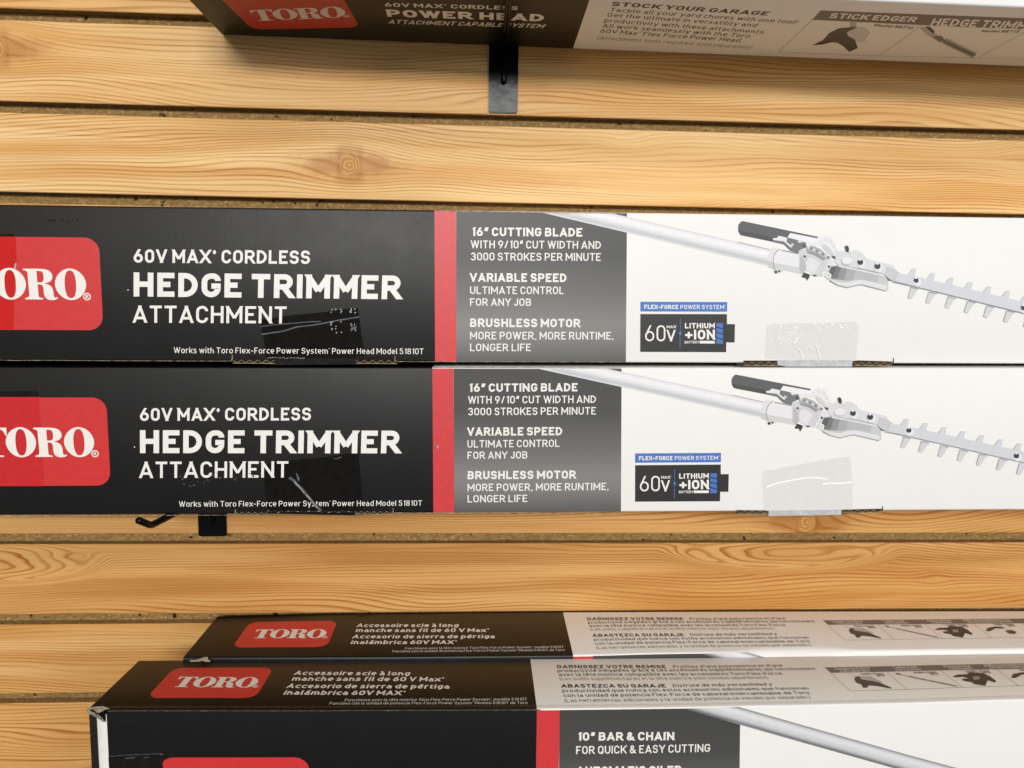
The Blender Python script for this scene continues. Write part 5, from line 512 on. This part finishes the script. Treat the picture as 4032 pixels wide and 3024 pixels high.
class Print:
    """ink lying on one face: collects polygons, builds one mesh"""
    def __init__(s, box, face, start=0.05, step=0.008):
        s.box = box; s.face = face; s.off = start; s.step = step
        s.v = []; s.f = []; s.mi = []; s.mats = []
    def _m(s, k):
        if k not in s.mats: s.mats.append(k)
        return s.mats.index(k)
    def poly(s, k, pts, holes=(), off=None, split=0):
        i = s._m(k); o = s.off if off is None else off
        loops = [list(pts)] + [list(h) for h in holes]
        tri = tessellate_polygon([[Vector((p[0], p[1], 0)) for p in l] for l in loops])
        flat = [p for l in loops for p in l]
        base = len(s.v)
        s.v += [s.box.loc(s.face, p[0], p[1], o) for p in flat]
        for t_ in tri:
            a, b, c = (flat[q] for q in t_)
            ar = (b[0] - a[0]) * (c[1] - a[1]) - (b[1] - a[1]) * (c[0] - a[0])
            if abs(ar) < 1e-9: continue
            s.f.append(tuple(base + q for q in t_)); s.mi.append(i)
        if off is None: s.off += s.step
    def rect(s, k, x0, x1, z0, z1, n=1):
        for q in range(n):
            a = x0 + (x1 - x0) * q / n; b = x0 + (x1 - x0) * (q + 1) / n
            s.poly(k, [(a, z0), (b, z0), (b, z1), (a, z1)], off=s.off)
        s.off += s.step
    def line(s, k, w, pts):
        h = w / 2
        for a, b in zip(pts, pts[1:]):
            a = Vector(a[:2]); b = Vector(b[:2]); d = b - a
            if d.length < 1e-6: continue
            d.normalize(); n = Vector((-d.y, d.x)) * h; e_ = d * h * 0.3
            s.poly(k, [a - e_ + n, a - e_ - n, b + e_ - n, b + e_ + n], off=s.off)
            s.off += 0.0012
        s.off += s.step
    def text(s, txt, w, k, p0, p1, pt):
        p0 = Vector(p0); p1 = Vector(p1); pt = Vector(pt)
        i = s._m(k); xx = 0.0; gl = []
        lower = sum(c.islower() for c in txt) > len(txt) * 0.4
        gap = 0.15
        for ch in txt:
            if ch == ' ': xx += 0.25; continue
            q, adv = glyph_quads(ch, w)
            gl.append((xx, q)); xx += adv + gap
        tot = xx - gap
        ex = (p1 - p0) / tot; ey = pt - p0
        for x0, q in gl:
            for si, quad in q:
                base = len(s.v)
                for c in quad:
                    r = p0 + ex * (x0 + c.x) + ey * c.y
                    s.v.append(s.box.loc(s.face, r.x, r.y, s.off + si * 0.001))
                s.f.append((base, base + 1, base + 2, base + 3)); s.mi.append(i)
        s.off += s.step
    def run(s, ops):
        for o in ops:
            if o[0] == 't': s.text(*o[1:])
            elif o[0] == 'p': s.poly(o[1], o[2])
            elif o[0] == 'l': s.line(o[1], o[2], o[3])
        return s
    def pieces(s, name, parent=None):
        """build, one object for every cluster that stands well apart"""
        bx = []
        for fc in s.f:
            xs = [s.v[q][0] for q in fc]; zs = [s.v[q][2] for q in fc]
            bx.append((min(xs) - .006, max(xs) + .006, min(zs) - .006, max(zs) + .006))
        left = set(range(len(bx))); groups = []
        while left:
            st = [min(left)]; left.discard(st[0]); g = []
            while st:
                i = st.pop(); g.append(i); A = bx[i]
                near = [j for j in left if A[0] < bx[j][1] and bx[j][0] < A[1] and A[2] < bx[j][3] and bx[j][2] < A[3]]
                left.difference_update(near); st += near
            groups.append(sorted(g))
        F_, M_ = s.f, s.mi
        V_ = s.v
        for g in groups:
            used = sorted(set(q for i in g for q in F_[i])); mp = {q: n for n, q in enumerate(used)}
            s.v = [V_[q] for q in used]; s.f = [tuple(mp[q] for q in F_[i]) for i in g]; s.mi = [M_[i] for i in g]
            s.build(name, parent)
        s.v, s.f, s.mi = V_, F_, M_
    def build(s, name, parent=None, label=None):
        me = bpy.data.meshes.new(name)
        me.from_pydata(s.v, [], s.f)
        for k in s.mats: me.materials.append(mat(k) if isinstance(k, str) else k)
        me.polygons.foreach_set('material_index', s.mi)
        # make every face look outwards
        want = Vector({'front': (0, -1, 0), 'top': (0, 0, 1), 'bot': (0, 0, -1)}[s.face])
        bm = bmesh.new(); bm.from_mesh(me)
        bm.normal_update()
        for f in bm.faces:
            if f.normal.dot(want) < 0: f.normal_flip()
        if s.box.bow:                                          # follow the board's bow
            xs = [q.co.x for q in bm.verts]; x = math.floor(min(xs) / 0.012) * 0.012
            while x < max(xs):
                bmesh.ops.bisect_plane(bm, geom=bm.verts[:] + bm.edges[:] + bm.faces[:], dist=1e-7, plane_co=(x, 0, 0), plane_no=(1, 0, 0))
                x += 0.012
            for q in bm.verts: q.co.z += s.box.dz(q.co.x / MM, max(0, q.co.y / MM)) * MM
        bm.to_mesh(me); bm.free()
        o = link(name, me, parent or s.box.root)
        if label: o['label'] = label
        return o

def rrect(x0, x1, z0, z1, r, n=7):
    P = []
    for cx, cz, a0 in ((x1 - r, z1 - r, 0), (x0 + r, z1 - r, 90), (x0 + r, z0 + r, 180), (x1 - r, z0 + r, 270)):
        for i in range(n + 1):
            a = math.radians(a0 + 90 * i / n); P.append((cx + r * math.cos(a), cz + r * math.sin(a)))
    return P

def lettering(pr, k, kbg, origin, ex, ey):
    """the four slab-serif capitals of the badge. ex: one cap height along the baseline, ey: up"""
    o = Vector(origin); ex = Vector(ex); ey = Vector(ey)
    def T(pts): return [o + ex * ((x + 340) / 593.0) + ey * ((808 - y) / 593.0) for x, y in pts]
    def super_(cx, cy, rx, ry, n, m=28):
        P = []
        for i in range(m):
            a = 2 * math.pi * i / m; c = math.cos(a); s_ = math.sin(a)
            P.append((cx + rx * math.copysign(abs(c) ** (2 / n), c), cy + ry * math.copysign(abs(s_) ** (2 / n), s_)))
        return P
    R_half = [(180, 215), (180, 372), (152, 372), (138, 330), (112, 287), (85, 264), (55, 255), (8, 255), (8, 735), (14, 760), (34, 775), (92, 777), (102, 792), (94, 808)]
    L_half = [(-160 - x, y) for x, y in reversed(R_half)]
    pr.poly(k, T(R_half + L_half))
    pr.poly(k, T(super_(447, 511, 297, 306, 1.9)), [T(super_(449, 511, 108, 268, 2.35))])
    Rr = [(712, 215), (1040, 217), (1120, 226), (1185, 250), (1232, 292), (1252, 350), (1244, 408), (1210, 452), (1160, 480), (1095, 500), (1155, 514), (1208, 546), (1240, 592), (1253, 660),
          (1257, 735), (1263, 760), (1282, 772), (1312, 760), (1332, 762), (1330, 782), (1300, 806), (1240, 818), (1180, 816), (1125, 798), (1088, 758), (1072, 700), (1070, 620), (1064, 560),
          (1045, 530), (1010, 518), (965, 518), (970, 735), (978, 762), (1000, 775), (1042, 777), (1054, 792), (1046, 808), (722, 808), (712, 792), (722, 777), (762, 772), (788, 752), (796, 720), (785, 300), (776, 270), (750, 255), (712, 250), (700, 232)]
    hole = [(955, 258), (1030, 260), (1064, 280), (1080, 320), (1084, 390), (1076, 440), (1055, 468), (1020, 478), (960, 478)]
    pr.poly(k, T(Rr), [T(hole)])
    pr.poly(k, T(super_(1585, 511, 296, 306, 1.9)), [T(super_(1582, 511, 108, 268, 2.35))])
    pr.poly(k, T(super_(1885, 745, 75, 73, 2, 18)), [T(super_(1885, 745, 54, 52, 2, 18))])
    a = T([(1858, 782), (1912, 782), (1858, 708)])
    pr.text('R', .2, k, a[0], a[1], a[2])

def carton_mesh(box, x0, x1, mat_, r=1.6, nx=64, crush=None, y0=0.0, extra=()):
    H = box.H; D = box.D; top = 0.0 if box.H > 0 else abs(box.H)
    zt, zb = (0.0, -H) if H > 0 else (-H, 0.0)
    v = []; f = []
    def sect(x):
        P = []
        rc = r + (crush(x) if crush else 0.0)
        for cy, cz, a0, rad in ((y0 + rc, zt - rc, 90, rc), (y0 + r, zb + r, 180, r), (D - r, zb + r, 270, r), (D - r, zt - r, 0, r)):
            for i in range(5):
                a = math.radians(a0 + 90 * i / 4); P.append((cy + rad * math.cos(a), cz + rad * math.sin(a)))
        return P
    xs = sorted(set([x0 + (x1 - x0) * i / nx for i in range(nx + 1)] + list(extra)))
    n = None
    for x in xs:
        P = sect(x); n = len(P)
        for y, z in P: v.append((x * MM, y * MM, (z + box.dz(x, y)) * MM))
    for i in range(len(xs) - 1):
        for j in range(n):
            a = i * n + j; b = i * n + (j + 1) % n
            f.append((a, b, b + n, a + n))
    f.append(tuple(range(n))); f.append(tuple(reversed(range((len(xs) - 1) * n, len(xs) * n))))
    me = bpy.data.meshes.new('carton'); me.from_pydata(v, [], f); me.materials.append(mat_)
    bm = bmesh.new(); bm.from_mesh(me); bmesh.ops.recalc_face_normals(bm, faces=bm.faces); bm.to_mesh(me); bm.free()
    for p in me.polygons: p.use_smooth = True
    try: me.set_sharp_from_angle(angle=math.radians(40))
    except Exception: pass
    return me

def root_at(name, o, yaw, roll):
    e_ = bpy.data.objects.new(name, None); COL.objects.link(e_); e_.empty_display_size = 0.05
    ex = Vector((math.cos(yaw), math.sin(yaw), math.sin(roll))).normalized()
    ey = Vector((-math.sin(yaw), math.cos(yaw), 0.0)); ez = ex.cross(ey)
    e_.matrix_world = Matrix(((ex.x, ey.x, ez.x, o[0] * MM), (ex.y, ey.y, ez.y, o[1] * MM), (ex.z, ey.z, ez.z, o[2] * MM), (0, 0, 0, 1)))
    return e_

# ------------------------------------------------------------------ the slatted wall
def add_slab(v, f, x0, x1, y0, y1, z0, z1, bev=0.0006):
    b = len(v)
    ring = [(y1, z0), (y0 + bev, z0), (y0, z0 + bev), (y0, z1 - bev), (y0 + bev, z1), (y1, z1)]
    for x in (x0, x1):
        for y, z in ring: v.append((x, y, z))
    n = len(ring)
    for j in range(n): f.append((b + j, b + (j + 1) % n, b + n + (j + 1) % n, b + n + j))
    f.append(tuple(b + j for j in reversed(range(n)))); f.append(tuple(b + n + j for j in range(n)))

wall = bpy.data.objects.new('slatwall', None); COL.objects.link(wall); wall.location = (0, 0, 0)
tag(wall, 'honey coloured pine slatwall with horizontal grooves behind all the cartons', 'slatwall')
v = []; f = []
for k in range(-4, 12):
    zt = -k * PITCH - GAP; zb = -(k + 1) * PITCH
    add_slab(v, f, -1.05, 1.05, 0.0, 0.0012, zb, zt)
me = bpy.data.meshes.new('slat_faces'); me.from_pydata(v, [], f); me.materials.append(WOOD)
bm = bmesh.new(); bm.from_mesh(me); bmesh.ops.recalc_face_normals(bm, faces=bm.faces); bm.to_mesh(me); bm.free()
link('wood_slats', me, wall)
v = []; f = []
for k in range(-4, 12):
    zt = -k * PITCH - GAP; zb = -(k + 1) * PITCH
    add_slab(v, f, -1.05, 1.05, 0.00125, 0.0102, zb + 0.0002, zt - 0.0002, 0.0)
add_slab(v, f, -1.05, 1.05, 0.0105, 0.020, -12.2 * PITCH, 4 * PITCH, 0.0)
me = bpy.data.meshes.new('groove_board'); me.from_pydata(v, [], f); me.materials.append(CHIP)
bm = bmesh.new(); bm.from_mesh(me); bmesh.ops.recalc_face_normals(bm, faces=bm.faces); bm.to_mesh(me); bm.free()
link('chipboard_core', me, wall)

# ------------------------------------------------------------------ hedge trimmer cartons
H0, D0, W0, G0 = 119.3, 79.5, 16.92, 136.0
XL, XR = -398.0, 640.0
def fit_badge(pr_b, x0, x1, z0, z1, r=11.0): pr_b.poly('redbadge', rrect(x0, x1, z0, z1, r))

r1 = root_at('hedge_trimmer_carton', (-32.75, -82.29, -171.13), -0.00227, 0.00828)
tag(r1, 'upper of the two stacked hedge trimmer cartons, ridged crumpled tape on its black end', 'carton', 'two stacked hedge trimmer cartons')
b1 = Box(r1, H0, D0)
shared = []
o = link('carton_body', carton_mesh(b1, XL, XR, CARTON), r1); shared.append(o)
p = Print(b1, 'front'); p.rect('red', 0, W0, -0.9, -H0 + 0.5); shared.append(p.build('red_stripe'))
p = Print(b1, 'front').run(PRINT['h_grey']); shared.append(p.build('grey_panel'))
p = Print(b1, 'front'); fit_badge(p, -366.0, -257.6, -95.3, -24.2); shared.append(p.build('red_badge'))
p = Print(b1, 'front', 0.20); lettering(p, 'w', 'redbadge', (-357.1, -71.8), (23.6, 0), (0, 23.6)); shared.append(p.build('badge_lettering'))
p = Print(b1, 'front', 0.20).run(PRINT['h_title']); shared.append(p.build('title_lettering'))
p = Print(b1, 'front', 0.20).run([q for q in PRINT['h_small'] if q[0] == 't']); shared.append(p.build('small_print'))
p = Print(b1, 'front', 0.20).run([q for q in PRINT['h_small'] if q[0] == 'p']); shared.append(p.build('ink_speck'))
p = Print(b1, 'front', 0.20).run(PRINT['h_feat']); shared.append(p.build('feature_lettering'))
p = Print(b1, 'front').run(PRINT['h_batt']); shared.append(p.build('battery_emblem'))
p = Print(b1, 'front').run(PRINT['h_tool']); shared.append(p.build('trimmer_picture'))

r2 = root_at('hedge_trimmer_carton', (-33.89, -82.77, -294.8), -0.01671, 0.01072)
tag(r2, 'lower of the two stacked hedge trimmer cartons, resting on the bent black hook', 'carton', 'two stacked hedge trimmer cartons')
b2 = Box(r2, H0, D0)
for s_ in shared:
    c = s_.copy(); COL.objects.link(c); c.parent = r2

for bx, pre in ((b1, 'hu'), (b2, 'hl')):
    p = Print(bx, 'front', 0.10).run(PRINT[pre + '_tape']); t_ = p.build('tape', label='clear tape patch on the black end')
    p = Print(bx, 'front', 0.34, 0.02).run(PRINT[pre + '_ridge']); p.pieces('tape_wrinkle_highlight', t_)
    p = Print(bx, 'front', 0.10).run(PRINT[pre + '_tapew']); p.build('tape', label='clear tape patch on the white end')
    p = Print(bx, 'front', 0.10).run(PRINT[pre + '_logotape'] + PRINT[pre + '_ltape']); p.build('tape', label='clear tape strip over the red badge')
    def at(o): return (o[2] if o[0] == 'p' else o[3])[0]
    for side in (-1, 1):
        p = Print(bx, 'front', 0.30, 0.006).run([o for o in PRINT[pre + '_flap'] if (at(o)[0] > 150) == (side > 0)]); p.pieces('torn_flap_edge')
    for lo_, hi_, nm in ((-999, -100, 'frayed_bottom_edge'), (-20, 999, 'worn_top_edge'), (-100, -20, 'scuff_marks')):
        ops = [o for o in PRINT[pre + '_edge'] if lo_ < at(o)[1] <= hi_]
        if ops: p = Print(bx, 'front', 0.14, 0.004).run(ops); p.pieces(nm)

# ------------------------------------------------------------------ pole saw cartons
def pole_saw(loc, yaw, roll, label, bow, front_art, crush=None):
    r = root_at('pole_saw_carton', loc, yaw, roll)
    tag(r, label, 'carton', 'pole saw cartons standing one behind the other')
    b = Box(r, H0, D0, bow)
    link('carton_body', carton_mesh(b, -323.0, 690.0, CARTON_G, crush=crush, y0=0.0 if not front_art else 2.2, nx=220), r)
    p = Print(b, 'top', 0.14); p.poly('redbadge', rrect(-289.0, -209.2, 16.6, 65.0, 9.0)); p.build('red_badge')
    p = Print(b, 'top', 0.24); lettering(p, 'wt', 'redbadge', (-277.8, 33.2), (16.9, -.3), (0, 16.4)); p.build('badge_lettering')
    p = Print(b, 'top', 0.14).run(PRINT['pt_title']); p.build('title_lettering')
    p = Print(b, 'top', 0.14).run(PRINT['pt_small']); p.build('small_print')
    p = Print(b, 'top', 0.14).run(PRINT['pt_para']); p.build('paragraph_lettering')
    p = Print(b, 'top', 0.14, 0.004).run(PRINT['pt_table']); p.build('attachment_table')
    return r, b

bow_f = ([(-309, 1.8), (-150, .2), (0, -.7), (97, -.57), (180, 0.1), (263, .9), (367, 3.0), (600, 7.0)], [(-321, -.4), (0, -1.6), (197, -1.8), (427, -.8), (600, .4)])
bow_r = ([(-321, -1.6), (-150, -2.4), (0, -2.3), (81, -.95), (240, -.5), (392, -.15)], [(-321, -.35), (-219, 1.0), (0, 1.7), (101, 1.6), (452, .3)])
r3, b3 = pole_saw((47.91, -160.76, -538.34), -0.01372, 0.00435, 'nearer pole saw carton, its black front and torn left corner showing', bow_f, True)
# the front panel stops short of the box end: a slab of its own, with the end flap's fold beside it
def slab_panel(b, x0, x1, m, nx=220):
    me = carton_mesh(b, x0, x1, m, r=1.0, nx=nx)
    return me
pb = Box(r3, H0, 6.0, (bow_f[0], bow_f[0]))
link('front_panel', slab_panel(pb, -309.2, 690.0, CARTON_G), r3)
p = Print(b3, 'front', -2.0); p.rect('endblack', -322.6, -316.8, -2.5, -H0 + 1, 1); p.build('end_flap')
v = []; f = []
for i in range(9):                                             # rounded white fold
    a = i / 8; x = -316.8 + 7.4 * a; y = 2.0 - 2.6 * math.sin(math.pi * (0.15 + 0.55 * a))
    for z in (-3.0, -H0 + 1): v.append((x * MM, y * MM, (z + b3.dz(x, 0)) * MM))
for i in range(8): f.append((2 * i, 2 * i + 1, 2 * i + 3, 2 * i + 2))
me = bpy.data.meshes.new('end_fold'); me.from_pydata(v, [], f); me.materials.append(mat('endwhite'))
bm = bmesh.new(); bm.from_mesh(me); bmesh.ops.recalc_face_normals(bm, faces=bm.faces)
for q in bm.faces:
    if q.normal.y > 0: q.normal_flip()
bm.to_mesh(me); bm.free()
for q in me.polygons: q.use_smooth = True
link('white_fold', me, r3)
p = Print(b3, 'front', 0.9, 0.02).run(PRINT['pf_torn']); p.build('torn_corner')
p = Print(b3, 'front'); p.rect('red', 0, W0, -1.0, -H0 + 1, 1); p.build('red_stripe')
p = Print(b3, 'front').run(PRINT['pf_grey']); p.build('grey_panel')
p = Print(b3, 'front'); p.poly('redbadge', rrect(-274.4, -165.9, -107.6, -36.3, 11.0)); p.build('red_badge')
p = Print(b3, 'front', 0.2); lettering(p, 'w', 'redbadge', (-265.4, -84.5), (23.6, 0), (0, 23.6)); p.build('badge_lettering')
p = Print(b3, 'front', 0.2).run(PRINT['pf_feat']); p.build('feature_lettering')
p = Print(b3, 'front').run(PRINT['pf_tool']); p.build('pole_picture')
p = Print(b3, 'front', 0.15).run(PRINT['pf_tape']); p.build('tape')
random.seed(8)
p = Print(b3, 'front', 0.06, 0.0)
x = -308.0
while x < -1.0:
    L = random.uniform(3, 14)
    hh = random.uniform(0.35, 0.75)
    p.poly('wear', [(x, -0.35 - hh), (x + L, -0.35 - hh * random.uniform(.7, 1)), (x + L, -0.30), (x, -0.30)], off=0.06)
    x += L + random.choice([0, 0, 0.6])
p.build('worn_edge')

crush = lambda x: 6.5 * math.exp(-((x - 193) / 42.0) ** 4) + 1.6 * (1 / (1 + math.exp(-(x - 120) / 20.0)))
r4, b4 = pole_saw((85.19, -82.09, -534.7), -0.00856, 0.00277, 'rear pole saw carton against the wall, its front top edge crushed and pale', bow_r, False, crush)
p = Print(b4, 'front'); p.rect('red', 0, W0, -1.2, -H0 + 1, 1); p.build('red_stripe')
p = Print(b4, 'front').run(PRINT['pf_grey']); p.build('grey_panel')
p = Print(b4, 'front').run(PRINT['pf_tool']); p.build('pole_picture')
p = Print(b4, 'top', 0.35, 0.02).run(PRINT['pr_torn']); p.build('torn_corner')

# ------------------------------------------------------------------ power head carton (its underside shows)
r5 = root_at('power_head_carton', (81.88, -124.04, -19.37), -0.012, -0.0099)
tag(r5, 'topmost carton in the picture, seen from below on the upper hook, lettered POWER HEAD', 'carton')
b5 = Box(r5, -150.0, 120.0)
link('carton_body', carton_mesh(b5, -302.6, 700.0, CARTON), r5)
TB = PRINT['t_badge']
def rpoly(P, r):
    out = []
    n = len(P)
    for i in range(n):
        a = Vector(P[i - 1]); q = Vector(P[i]); c = Vector(P[(i + 1) % n])
        u = (a - q); v_ = (c - q); d = min(r, u.length * .45, v_.length * .45); u.normalize(); v_.normalize()
        for k in range(7):
            w_ = k / 6; p0 = q + u * d; p1 = q + v_ * d
            out.append(tuple(p0 * (1 - w_) ** 2 + q * 2 * w_ * (1 - w_) + p1 * w_ * w_))
    return out
p = Print(b5, 'bot'); p.poly('redbadge', rpoly([(-278.5, 26.0), (-272.5, 104.3), (-180.4, 89.6), (-184.5, 16.0)], 11.0)); p.build('red_badge')
t0, t1, t2, t3 = [Vector(q) for q in PRINT['t_toro']]
exx = (t1 - t0) / ((1880 + 259) / 593.0); eyy = Vector((1.8, -21.6))
p = Print(b5, 'bot', 0.15); lettering(p, 'wt', 'redbadge', t0 - exx * (81 / 593.0), exx, eyy); p.build('badge_lettering')
p = Print(b5, 'bot').run(PRINT['t_title']); p.build('title_lettering')
p = Print(b5, 'bot').run(PRINT['t_para']); p.build('paragraph_lettering')
p = Print(b5, 'bot', 0.05, 0.004).run(PRINT['t_table']); p.build('attachment_table')

# ------------------------------------------------------------------ hooks
def plate_mesh(w, h, th, r=2.2):
    bm = bmesh.new()
    P = rrect(-w / 2, w / 2, -h, 0, r, 5)
    fr = [bm.verts.new((x * MM, -th * MM, z * MM)) for x, z in P]
    bm.faces.new(fr)
    res = bmesh.ops.extrude_face_region(bm, geom=bm.faces[:])
    for q in res['geom']:
        if isinstance(q, bmesh.types.BMVert): q.co.y = -0.0002
    bmesh.ops.recalc_face_normals(bm, faces=bm.faces)
    ed = [e_ for e_ in bm.edges if all(abs(q.co.y + th * MM) < 1e-6 for q in e_.verts)]
    bmesh.ops.bevel(bm, geom=ed, offset=0.0007, segments=2, affect='EDGES')
    me = bpy.data.meshes.new('faceplate'); bm.to_mesh(me); bm.free(); me.materials.append(STEEL)
    return me
def tube_mesh(path, rad, n=14):
    """round wire along a filleted path, domed far end"""
    P = [Vector(q) for q in path]
    Q = [P[0]]
    for i in range(1, len(P) - 1):
        a = P[i] + (P[i - 1] - P[i]).normalized() * rad * 1.6; c = P[i] + (P[i + 1] - P[i]).normalized() * rad * 1.6
        for k in range(6):
            w_ = k / 5; Q.append(a * (1 - w_) ** 2 + P[i] * 2 * w_ * (1 - w_) + c * w_ * w_)
    Q.append(P[-1])
    rads = [rad] * len(Q)
    d = (Q[-1] - Q[-2]).normalized()
    for k in range(1, 5):
        a = math.pi / 2 * k / 4.2; Q.append(P[-1] + d * rad * 0.6 * math.sin(a)); rads.append(rad * math.cos(a))
    v = []; f = []
    up = Vector((1, 0, 0))
    for i, q in enumerate(Q):
        t_ = (Q[min(i + 1, len(Q) - 1)] - Q[max(i - 1, 0)]).normalized()
        s_ = (up - t_ * up.dot(t_)).normalized(); w_ = t_.cross(s_)
        for j in range(n):
            a = 2 * math.pi * j / n; v.append(tuple((q + (s_ * math.cos(a) + w_ * math.sin(a)) * rads[i]) * MM))
    for i in range(len(Q) - 1):
        for j in range(n): f.append((i * n + j, i * n + (j + 1) % n, (i + 1) * n + (j + 1) % n, (i + 1) * n + j))
    f.append(tuple(reversed(range(n)))); f.append(tuple(range((len(Q) - 1) * n, len(Q) * n)))
    me = bpy.data.meshes.new('wire'); me.from_pydata(v, [], f); me.materials.append(STEEL)
    bm = bmesh.new(); bm.from_mesh(me); bmesh.ops.recalc_face_normals(bm, faces=bm.faces); bm.to_mesh(me); bm.free()
    for q in me.polygons: q.use_smooth = True
    return me
def hook(loc, w, h, wire, stub, label):
    e_ = bpy.data.objects.new('slatwall_hook', None); COL.objects.link(e_); e_.location = [q * MM for q in loc]; e_.empty_display_size = .02
    tag(e_, label, 'hook', 'black slatwall hooks')
    link('faceplate', plate_mesh(w, h, 2.4), e_)
    link('wire_arm', tube_mesh(wire, 2.75), e_)
    if stub: link('weld_stub', tube_mesh(stub, 2.5), e_)
    return e_
hook((22.8, 0, -4.0), 25.7, 70.9, [(0, -0.5, -18.0), (0, -60, -18.0), (-0.4, -150, -17.6), (-0.4, -168, -8.0)], [(0.2, -4.4, -15.0), (0.2, -5.0, -45.0)],
     'black hook plate under the topmost carton, its face glossy and fully in view')
hook((-239.2, 0, -385.0), 25.4, 74.2, [(0, -0.5, -34.9), (-11.5, -99.5, -34.4), (-12.7, -117.0, -25.2)], [(0.2, -4.4, -32.0), (0.2, -5.0, -60.0)],
     'black hook mostly hidden under the stacked cartons, only its bent tip and plate end showing')
